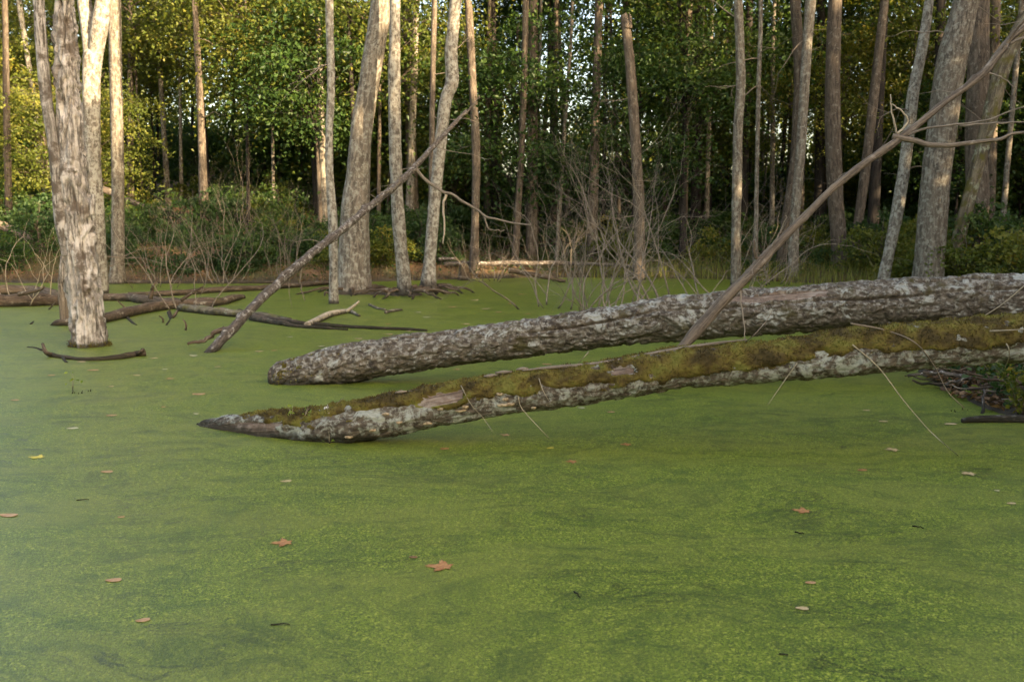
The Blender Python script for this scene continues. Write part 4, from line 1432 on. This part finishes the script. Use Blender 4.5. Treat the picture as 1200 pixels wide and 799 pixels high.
rg = random.Random(21)
cells = []
for y0, y1, n in ((32, 35.5, 13), (35.5, 41, 17), (41, 50, 20), (50, 62, 17)):
    for k in range(n):
        fx = -0.62 + 1.24 * (k + rg.uniform(0.1, 0.9)) / n
        cells.append((fx, rg.uniform(y0, y1)))
for fx, y in cells:
    x = fx * y
    if pond_dist(x, y) < 1.2:
        continue
    if 0.02 < fx < 0.13 and y > 36:
        continue
    pl = sstep(0.0, -0.26, fx)  # yellow and olive leaves weighted leftward, sunlight put into the leaf colour
    u = rg.random()
    kind = 'yellow' if u < 0.6 * float(pl) + 0.05 else ('olive' if u < 0.35 + 0.6 * float(pl) else 'green')
    lab = {'yellow': 'leafy tree tinted sun-yellow', 'olive': 'olive green leafy tree', 'green': 'dark green leafy tree'}[kind]
    leafy_tree(lab, x, y, kind, rg.randint(0, 2), rg.uniform(0.8, 1.25) * (1 + (y - 30) * 0.012), rg.uniform(0.6, 5.5) if y < 45 else rg.uniform(0.8, 9), kind + ' trees of the wood',
               rg.choice(['bark_brown', 'bark_dark', 'bark_grey', 'bark_dark']), rg.uniform(0.045, 0.1))
# tall canopy over the wood, open towards the left
for k in range(26):
    fx = -0.2 + 0.85 * (k % 13 + rg.uniform(0.1, 0.9)) / 13
    y = rg.uniform(31, 38) if k < 13 else rg.uniform(39, 52)
    leafy_tree('tall canopy tree', fx * y, y, rg.choice(['green', 'green', 'olive']), rg.randint(0, 2), rg.uniform(1.9, 2.5), rg.uniform(10.5, 14), 'tall canopy trees',
               rg.choice(['bark_brown', 'bark_dark']), rg.uniform(0.12, 0.17))
# slender bare poles among them
for k in range(75):
    y = rg.uniform(31, 60)
    x = rg.uniform(-0.56, 0.56) * y
    if pond_dist(x, y) < 1.5:
        continue
    z = hz(x, y)
    t = thing('slender_tree', 'slender bare tree', 'tree', (x, y, z), 'slender poles in the wood')
    PENDING.append((t, 'slender bare tree', x, y))
    mb = MB()
    r_ = rg.uniform(0.05, 0.13)
    l1, l2 = rg.uniform(-.5, .5), rg.uniform(-1, 1)
    tube(mb, [(0, 0, -0.3), (l1 * .5, 0, 4), (l1, 0, 8), (l1 + l2 * .4, 0, 14)], [r_ * 1.2, r_, r_ * .85, r_ * .5], 9, 0.4, trunk_disp(0.01, x))
    mb.build('trunk', M[rg.choice(['bark_dark', 'bark_brown', 'bark_dark', 'bark_grey'])], t)


place_labels()


# ------------------------------------------------------------------ the wood around and beyond (one mass)
def wood_mass(name, label, centers, leaf, seed, per=260, mat='leaf_olive'):
    rs = np.random.RandomState(seed)
    lb = MB()
    for (x, y, z, rx, rz) in centers:
        n = per
        u = rs.normal(size=(n, 3))
        u /= np.linalg.norm(u, axis=1)[:, None]
        u *= rs.uniform(0.3, 1, n)[:, None] ** 0.5
        C = np.array([x, y, z]) + u * np.array([rx, rx, rz])
        C[:, 2] = np.maximum(C[:, 2], 0.3)
        leafcards(lb, C, leaf, 0.3, rs, np.clip(rs.normal(0.5, 0.22, n) + rs.normal() * 0.1, 0, 1))
    o = lb.build(name, M[mat], None, (0, 0, 0), False)
    o['label'] = label
    o['category'] = 'woodland'
    return stuff(o)


rs = np.random.RandomState(77)
cen = []
for k in range(430):
    y = rs.uniform(64, 95)
    x = rs.uniform(-0.8, 0.8) * y
    z = hz(x, y) + 13 * rs.uniform(0, 1) ** 1.8
    cen.append((x, y, z, rs.uniform(2, 4), rs.uniform(1.2, 2.4)))
wood_mass('far_woodland', 'far wood closing the view behind the nearer trees', cen, 0.42, 3, 230)
# the wood on the bank to the right and behind the photographer, unseen, its height and density shaped to shade the pond
cen = []
for k in range(820):
    y = rs.uniform(-45, 62)
    x = 13 + max(0, 0.42 * y) + rs.uniform(2, 16) + (5 if y < -5 else 0)
    h = 17.0 - 2.0 * float(sstep(-9, -5, y)) + 0.9 * math.sin(y * 0.9) + 0.6 * math.sin(y * 2.3 + 1)
    z = h * rs.uniform(0, 1) ** 1.15
    cen.append((x, y, z, rs.uniform(2.0, 3.2), rs.uniform(1.3, 2.0)))
for k in range(260):
    y = rs.uniform(-32, 3)
    cen.append((13 + rs.uniform(1, 14) + (4 if y < -5 else 0), y, (15.5 if y < -8 else 10.5) * rs.uniform(0, 1), rs.uniform(2.0, 3.0), rs.uniform(1.3, 2.0)))
wood_mass('side_woodland', 'unseen wood on the neighbouring bank, shaped to shade the pond', cen, 0.7, 4, 150, 'leaf_green')


# ------------------------------------------------------------------ ground cover (uncountable)
def blades(mb, C, h, wdt, rs, lean=0.5, rn=None):
    n = len(C)
    a = rs.uniform(0, 6.28, n)
    d = np.stack([np.cos(a), np.sin(a), 0 * a], -1)
    sdv = np.stack([-np.sin(a), np.cos(a), 0 * a], -1)
    H = (h * rs.uniform(0.5, 1.3, n))[:, None]
    ln = (lean * rs.uniform(0.1, 1, n))[:, None]
    up = np.array([0, 0, 1.0])
    m_ = C + up * H * 0.6 + d * H * ln * 0.25
    tp = C + up * H * (1 - 0.25 * ln) + d * H * ln
    V = np.stack([C - sdv * wdt, C + sdv * wdt, m_ - sdv * wdt * 0.7, m_ + sdv * wdt * 0.7, tp], 1).reshape(-1, 3)
    k = np.arange(n)[:, None] * 5
    t = np.concatenate([k + np.array([0, 1, 3]), k + np.array([0, 3, 2]), k + np.array([2, 3, 4])])
    rn = rs.random_sample(n) if rn is None else rn
    mb.add(V, None, t, None, np.repeat(rn, 5))


rs = np.random.RandomState(41)
n = 90000
y = rs.uniform(15, 36, n)
x = rs.uniform(-0.58, 0.6, n) * y
d = pond_dist(x, y)
den = fbm(np.stack([x * 0.6, y * 0.6, 0 * x], -1), 2)
ok = (d > -0.15) & (d < 7) & (den > -0.25)
x, y, d = x[ok], y[ok], d[ok]
mb = MB()
rn = np.clip(0.35 + 0.5 * fbm(np.stack([x * 0.4, y * 0.4, 0 * x + 4], -1), 2) + rs.normal(size=len(x)) * 0.2, 0, 1)
blades(mb, np.stack([x, y, hgt(x, y) - 0.02], -1), 0.24, 0.006, rs, 0.9, rn)
stuff(tag(mb.build('grass', M['grass_dry'], None, (0, 0, 0), False), 'dry straw coloured grass along the pond bank', 'grass'))
n = 9000
y = rs.uniform(21, 30, n)
x = rs.uniform(2.2, 11, n)
ok = (pond_dist(x, y) > -0.6) & (pond_dist(x, y) < 2.5)
mb = MB()
blades(mb, np.stack([x[ok], y[ok], np.maximum(hgt(x[ok], y[ok]), -0.05)], -1), 0.4, 0.008, rs, 0.6)
stuff(tag(mb.build('sedge_grass', M['grass_green'], None, (0, 0, 0), False), 'green sedge growing at the far waterline right of centre', 'grass'))
n = 60000
y = rs.uniform(8, 44, n)
x = rs.uniform(-0.58, 0.6, n) * y
d = pond_dist(x, y)
ok = ((d > 0.3) & (fbm(np.stack([x * 0.5, y * 0.5, 0 * x + 8], -1), 2) > -0.18)) | ((y < 12.5) & (d > 0.02))
x, y = x[ok], y[ok]
mb = MB()
leafcards(mb, np.stack([x, y, hgt(x, y) + np.abs(rs.normal(size=len(x))) * 0.16], -1), 0.09, 0.6, rs)
stuff(tag(mb.build('undergrowth', M['leaf_herb'], None, (0, 0, 0), False), 'low green herbs covering the forest floor', 'undergrowth'))

n = 26000
y = np.concatenate([rs.uniform(7.6, 13, 5000), rs.uniform(21, 40, n)])
x = np.concatenate([rs.uniform(3.9, 6.5, 5000), rs.uniform(-0.58, 0.6, n) * y[5000:]])
ok = pond_dist(x, y) > -0.05
x, y = x[ok], y[ok]
mb = MB()
leafcards(mb, np.stack([x, y, np.maximum(hgt(x, y), 0) + 0.012 + np.abs(rs.normal(size=len(x))) * 0.02], -1), 0.085, 0.75, rs)
stuff(tag(mb.build('leaf_litter', leafmat('leaf_litter', [(0.0, (0.06, 0.036, 0.02)), (0.4, (0.15, 0.085, 0.045)), (0.8, (0.26, 0.15, 0.075)), (1.0, (0.34, 0.17, 0.07))], 0.15), None, (0, 0, 0), False),
          'brown fallen leaves littering the banks', 'leaf litter'))

# ------------------------------------------------------------------ brush and plants at the near right bank
rg = random.Random(90)
for k in range(64):
    q = on(rg.uniform(1075, 1215), rg.uniform(424, 486))
    x, y = q[0], q[1]
    if pond_dist(x, y) < -0.1:
        continue
    z = max(0.0, hz(x, y)) + rg.uniform(0.02, 0.2)
    a = rg.uniform(-1.3, 1.3) + (math.pi if rg.random() < 0.5 else 0)
    L = rg.uniform(0.25, 0.8)
    d = np.array([math.cos(a), math.sin(a) * 0.7, rg.uniform(-0.2, 0.35)])
    c = np.array([x, y, z])
    mb = MB()
    r_ = rg.uniform(0.007, 0.022)
    Q = wiggle([c - d * L / 2, c, c + d * L / 2], 0.03, k, 5)
    tube(mb, Q, np.linspace(r_, r_ * 0.55, len(Q)), 7, 0.05, trunk_disp(0.003, k))
    tag(mb.build('dead_stick', M[rg.choice(['dead_wet', 'dead_wet', 'dead_grey', 'twig'])], None, c), 'dead stick in the brush heap on the right bank under the mossy log', 'stick', 'brush heap sticks')


def near_plant(name, label, base, h, nst, leaf, mat, seed, spread=0.35, n_leaf=14, group=None, asp=0.62):
    """stems with real leaf blades set along them"""
    rs_ = np.random.RandomState(seed)
    t = thing(name, label, 'plant', base, group)
    for s_ in range(nst):
        a = rs_.uniform(0, 6.28)
        tip = np.array(base) + np.array([math.cos(a) * spread, math.sin(a) * spread, 1]) * h * rs_.uniform(0.6, 1.1)
        m_ = (np.array(base) + tip) / 2 + np.array([0, 0, 0.1 * h])
        mb = MB()
        P, _ = spline([np.array(base) - np.array([0, 0, 0.05]), m_, tip], [1, 1, 1], h / 10)
        tube(mb, P, np.linspace(0.004, 0.0015, len(P)) * (0.6 + h), 5, raw=True)
        so = mb.build('stem', M['twig'] if mat != 'leaf_fresh' else M['stem_dry'], t, base)
        lb = MB()
        idx = rs_.randint(int(len(P) * 0.3), len(P), n_leaf)
        C = P[idx] + rs_.normal(size=(n_leaf, 3)) * leaf * 0.55
        leafcards(lb, C, leaf, 0.55, rs_, None, asp)
        lb.build('leaves', M[mat], t, base, False)


near_plant('leafy_plant', 'dark green leafy bush at the right picture edge above the stick', on(1196, 488), 0.5, 12, 0.055, 'leaf_olive', 3, 0.55, 32)
near_plant('leafy_plant', 'leafy bush behind the stick, farther back at the picture edge', on(1212, 470), 0.6, 11, 0.055, 'leaf_herb', 4, 0.55, 28)
near_plant('leafy_plant', 'low olive plant on the bank beneath the mossy log', on(1170, 455), 0.3, 9, 0.045, 'leaf_olive', 5, 0.7, 22)
near_plant('leafy_plant', 'leafy herb between the brush heap and the weathered stick', on(1176, 474), 0.3, 9, 0.045, 'leaf_herb', 7, 0.6, 22)
near_plant('leafy_plant', 'pale green herb under the mossy log at the picture edge', on(1196, 448), 0.34, 9, 0.045, 'leaf_olive', 8, 0.6, 22)
b_ = on(1148, 468)
near_plant('seedling', 'bright yellow green seedling with broad leaves in the brush heap', b_, 0.2, 2, 0.085, 'leaf_fresh', 6, 0.25, 5)
for k, (px, py, lab) in enumerate([(346, 487, 'tiny green seedling on the pointed tip of the mossy log'), (360, 488, 'second tiny seedling on the mossy log beside the white cap'), (390, 512, 'bright green broad leaved seedling low on the mossy log side')]):
    c = on_log(px, py + 3)
    near_plant('seedling', lab, c, 0.1, 3, 0.035, 'leaf_fresh', 20 + k, 0.5, 4)
near_plant('water_plant', 'small yellow green plant standing in open water below the snag', on(85, 458), 0.16, 2, 0.05, 'leaf_fresh', 31, 0.2, 5)
for k, (px, py, h, lab) in enumerate([(84, 461, .07, 'dark reed stub beside the small yellow plant'), (96, 461, .06, 'short dark reed right of the small yellow plant'), (102, 459, .08, 'dark reed farthest right of the small yellow plant'),
                                      (1118, 482, .05, 'tiny dark plant on the water near the brush heap'), (1130, 480, .06, 'dark sprig on the water just below the brush heap')]):
    c = on(px, py)
    mb = MB()
    rr_ = random.Random(k)
    for j in range(3):
        o_ = np.array([rr_.uniform(-.03, .03), rr_.uniform(-.03, .03), -0.02])
        tube(mb, [c + o_, c + o_ * 1.2 + np.array([rr_.uniform(-.02, .02), 0, h * rr_.uniform(0.4, 1.0)])], [0.006, 0.002], 6, 0.03)
    tag(mb.build('reed', M['dead_wet'], None, c), lab, 'reed')

# dry stems and vines on the mossy log
for k, (wd, pl, lab) in enumerate([
    (3.2, [(997, 379), (1030, 387), (1060, 400), (1084, 428), (1110, 458), (1130, 478)], 'tan vine arching over the mossy log towards the brush heap'),
    (2.6, [(990, 403), (1020, 430), (1058, 468), (1090, 505), (1123, 534)], 'long pale stem hanging over the mossy log onto the water'),
    (2.0, [(607, 463), (611, 477), (628, 497), (644, 514)], 'double pale stem drooping from the middle of the mossy log'),
    (2.0, [(541, 452), (553, 472), (566, 488), (577, 505)], 'fine pale stem drooping beside the bracket fungi'),
    (1.8, [(631, 443), (635, 455), (642, 468)], 'short pale stem lying on the moss'),
    (3.2, [(1160, 388), (1180, 387), (1215, 385)], 'pale twig jutting out over the mossy log at the picture edge'),
    (3.0, [(1161, 388), (1164, 402), (1168, 416), (1174, 434)], 'bent twig hanging down from the jutting pale twig'),
    (2.6, [(1215, 322), (1175, 356), (1140, 378)], 'thin stem slanting across both logs near the picture edge'),
    (2.2, [(926, 424), (915, 442), (900, 474)], 'thin dry stem hanging below the mossy log at mid right'),
    (2.2, [(872, 402), (884, 392), (898, 376), (904, 366)], 'dark curved twig between the two logs'),
    (2.0, [(690, 412), (683, 420), (676, 428)], 'small twig standing on the crest of the mossy log'),
    (2.2, [(385, 476), (389, 484), (396, 470), (404, 465)], 'little arched stem on the mossy log tip'),
]):
    Q = []
    for m_, (px, py) in enumerate(pl):
        if k in (5,):
            q = at(px, py, 6.9)
        elif py < 390 and k != 0:
            q = at(px, py, 7.25)
        else:
            q = on_log(px, py, 0.035)
            f = at(px, py, q[1])
            if abs(f[2] - q[2]) > 0.02:
                q = at(px, py, 6.95)
                if q[2] < 0.01:
                    q = on(px, py, 0.008)
        Q.append(q)
    r_ = pxm(wd, 7.3) / 2 * 0.62
    mb = MB()
    tube(mb, Q, np.linspace(r_, r_ * 0.5, len(Q)), 6, 0.03)
    tag(mb.build('dry_stem', M['stem_dry' if k not in (0, 9) else 'branch_tan'], None, Q[0]), lab, 'stem')

# ------------------------------------------------------------------ floating leaves


def leaf_outline(kind, rg):
    if kind == 'maple':
        pts = []
        lobes = [(-2.35, 0.55), (-1.2, 0.95), (0, 1.1), (1.2, 0.95), (2.35, 0.55)]
        for i_, (a, L) in enumerate(lobes):
            for da, f in ((-0.42, 0.5), (-0.2, 0.8), (-0.1, 0.72), (0, 1), (0.1, 0.72), (0.2, 0.8), (0.42, 0.5)):
                pts.append((a + da * 0.9, L * f * rg.uniform(0.9, 1.1)))
        pts += [(2.95, 0.32), (3.33, 0.32)]
        return [(math.sin(a) * r_, math.cos(a) * r_) for a, r_ in sorted(pts)]
    n = 14
    out = []
    for i_ in range(n):
        a = 2 * math.pi * i_ / n
        r_ = 1.0 * rg.uniform(0.93, 1.05)
        out.append((math.sin(a) * 0.6 * r_ * (1 - 0.25 * math.cos(a)), math.cos(a) * r_))
    return out


def fallen_leaf(px, py, wd, mat, label, kind='oval', group=None, curl=0.15, seed=0, ang=None):
    rg = random.Random(seed * 13 + 5)
    c = on(px, py)
    S_ = pxm(wd, c[1]) / 2 * (1.45 if kind == 'maple' else 1.25)
    ol = leaf_outline(kind, rg)
    a = rg.uniform(1.2, 1.95) if ang is None else ang
    ca, sa = math.cos(a), math.sin(a)
    V = [(0, 0, 0.004)]
    for (x, y) in ol:
        rr = math.hypot(x, y)
        zz = 0.0035 + S_ * curl * (rr ** 2) * (0.6 + 0.6 * math.sin(2.3 * math.atan2(y, x) + seed))
        V.append(((x * ca - y * sa) * S_, (x * sa + y * ca) * S_, max(0.003, zz)))
    n = len(ol)
    top = np.array(V)
    bot = top - np.array([0, 0, 0.0012])
    t1 = [(0, 1 + (k + 1) % n, 1 + k) for k in range(n)]
    t2 = [(n + 1, n + 2 + k, n + 2 + (k + 1) % n) for k in range(n)]
    mb = MB()
    mb.add(np.vstack([top, bot]) + c, None, t1 + t2)
    st = MB()
    o = mb.build('fallen_leaf', M[mat], None, c, False)
    tag(o, label, 'leaf', group)


LV = [
    (335, 636, 26, 'fl_red', 'maple', 'reddish brown maple leaf on the open near water left of centre'),
    (521, 664, 34, 'fl_red', 'maple', 'large half sunk rusty maple leaf near the bottom centre'),
    (484, 653, 9, 'fl_brown', 'oval', 'small curled brown leaf just left of the large rusty maple leaf'),
    (133, 680, 16, 'fl_orange', 'oval', 'orange leaf on the near water toward the lower left'),
    (167, 727, 14, 'fl_orange', 'oval', 'orange tan leaf closest to the bottom left corner'),
    (10, 604, 18, 'fl_orange', 'oval', 'orange leaf at the left picture edge on near water'),
    (142, 606, 7, 'fl_orange', 'oval', 'tiny orange fleck between the left edge leaf and the reddish maple leaf'),
    (46, 536, 19, 'fl_yellow', 'maple', 'curled bright yellow leaf on the left water'),
    (85, 502, 11, 'fl_pale', 'oval', 'pale cream leaf above the bright yellow one'),
    (125, 553, 12, 'fl_orange', 'oval', 'dull orange leaf right of the bright yellow one'),
    (335, 564, 11, 'fl_tan', 'oval', 'tan leaf between the mossy log tip and the reddish maple leaf'),
    (233, 462, 13, 'fl_orange', 'oval', 'orange tan leaf left of the lichen log end'),
    (230, 485, 6, 'fl_pale', 'oval', 'small white fleck beside the pointed log tip'),
    (131, 487, 10, 'fl_orange', 'oval', 'faint orange leaf in the middle of the left water'),
    (109, 434, 12, 'fl_orange', 'oval', 'orange leaf just below the floating crooked branch'),
    (95, 424, 10, 'fl_tan', 'oval', 'tan leaf against the floating crooked branch'),
    (594, 510, 12, 'fl_orange', 'maple', 'orange maple leaf below the middle of the mossy log'),
    (672, 541, 14, 'fl_red', 'maple', 'red maple leaf below the mossy log, left of the pair of red leaves'),
    (736, 521, 13, 'fl_red', 'maple', 'dull red maple leaf nearest below the mossy log at centre'),
    (521, 526, 9, 'fl_red', 'oval', 'faint reddish leaf left of the orange maple leaf'),
    (645, 525, 7, 'fl_yellow', 'oval', 'small yellow leaf between orange and red maple leaves'),
    (716, 483, 8, 'fl_orange', 'oval', 'small orange leaf close under the mossy log'),
    (681, 478, 7, 'fl_pale', 'oval', 'small pale leaf close under the mossy log'),
    (537, 433, 10, 'fl_orange', 'maple', 'orange leaf on the water between the two logs'),
    (641, 427, 10, 'fl_orange', 'oval', 'orange fleck between the logs toward the middle'),
    (943, 599, 22, 'fl_red', 'maple', 'red maple leaf on the dark water right of centre'),
    (950, 683, 11, 'fl_orange', 'oval', 'small orange leaf above the pale leaf at lower right'),
    (940, 713, 13, 'fl_tan', 'oval', 'pale leaf with yellow surround at the lower right'),
    (1048, 527, 17, 'fl_tan', 'maple', 'tan curled leaf on the water right of the long hanging stem'),
    (1010, 551, 10, 'fl_red', 'oval', 'dull red leaf below the tan curled leaf'),
    (1137, 555, 17, 'fl_tan', 'maple', 'tan leaf nearest to the right picture edge, below the stick'),
    (1185, 590, 9, 'fl_tan', 'oval', 'small tan leaf at the far right of the near water'),
    (1114, 497, 12, 'fl_tan', 'oval', 'tan leaf left of the weathered stick'),
    (1035, 494, 9, 'fl_tan', 'oval', 'tan leaf under the right half of the mossy log'),
    (1015, 481, 7, 'fl_tan', 'oval', 'small tan leaf closest under the right half of the mossy log'),
    (1168, 575, 5, 'fl_pale', 'oval', 'tiny white fleck below the tan leaf at the right'),
    (1116, 432, 9, 'fl_red', 'oval', 'rust red leaf caught in the brush heap'),
]
for k, (px, py, wd, mt, kd, lab) in enumerate(LV):
    fallen_leaf(px, py, wd, mt, lab, kd, None, 0.05, k)
rg = random.Random(66)
for k, (px, py) in enumerate([(192, 477), (200, 444), (193, 433), (17, 469), (130, 453), (227, 417), (304, 412), (322, 411), (377, 406), (618, 368), (545, 380), (490, 366), (530, 360), (570, 362), (585, 366), (455, 392), (478, 388),
                              (420, 397), (556, 352), (600, 356), (643, 350), (340, 395), (160, 440), (60, 440), (455, 380), (500, 372), (612, 345), (255, 430), (180, 420)]):
    fallen_leaf(px, py, rg.uniform(5, 9), rg.choice(['fl_pale', 'fl_tan', 'fl_tan', 'fl_orange']), 'small pale leaf fleck on the far water beyond the logs', 'oval', 'far leaf flecks', 0.1, 100 + k)
for k, (px, py, wd, lab) in enumerate([(329, 732, 24, 'dark floating twig fragment near the bottom left of centre'), (676, 697, 20, 'dark sliver of twig on the near water right of centre'), (97, 586, 14, 'dark sprig floating on the left water'),
                                       (1076, 618, 14, 'dark twig sliver on the right water'), (937, 625, 12, 'dark twig sliver under the red maple leaf'), (918, 767, 10, 'dark speck of twig at the bottom right')]):
    c = on(px, py)
    L = pxm(wd, c[1])
    mb = MB()
    rg2 = random.Random(k)
    d = np.array([1, rg2.uniform(-1.2, 0.3), 0]) if k != 1 else np.array([0.3, -1, 0])
    d /= np.linalg.norm(d)
    Q = wiggle([c - d * L / 2 + np.array([0, 0, .003]), c + np.array([0, 0, .005]), c + d * L / 2 + np.array([0, 0, .003])], 0.008, k, 5)
    tube(mb, Q, np.linspace(0.0035, 0.002, len(Q)), 6, 0.02)
    tag(mb.build('twig', M['bark_dark'], None, c), lab, 'twig')
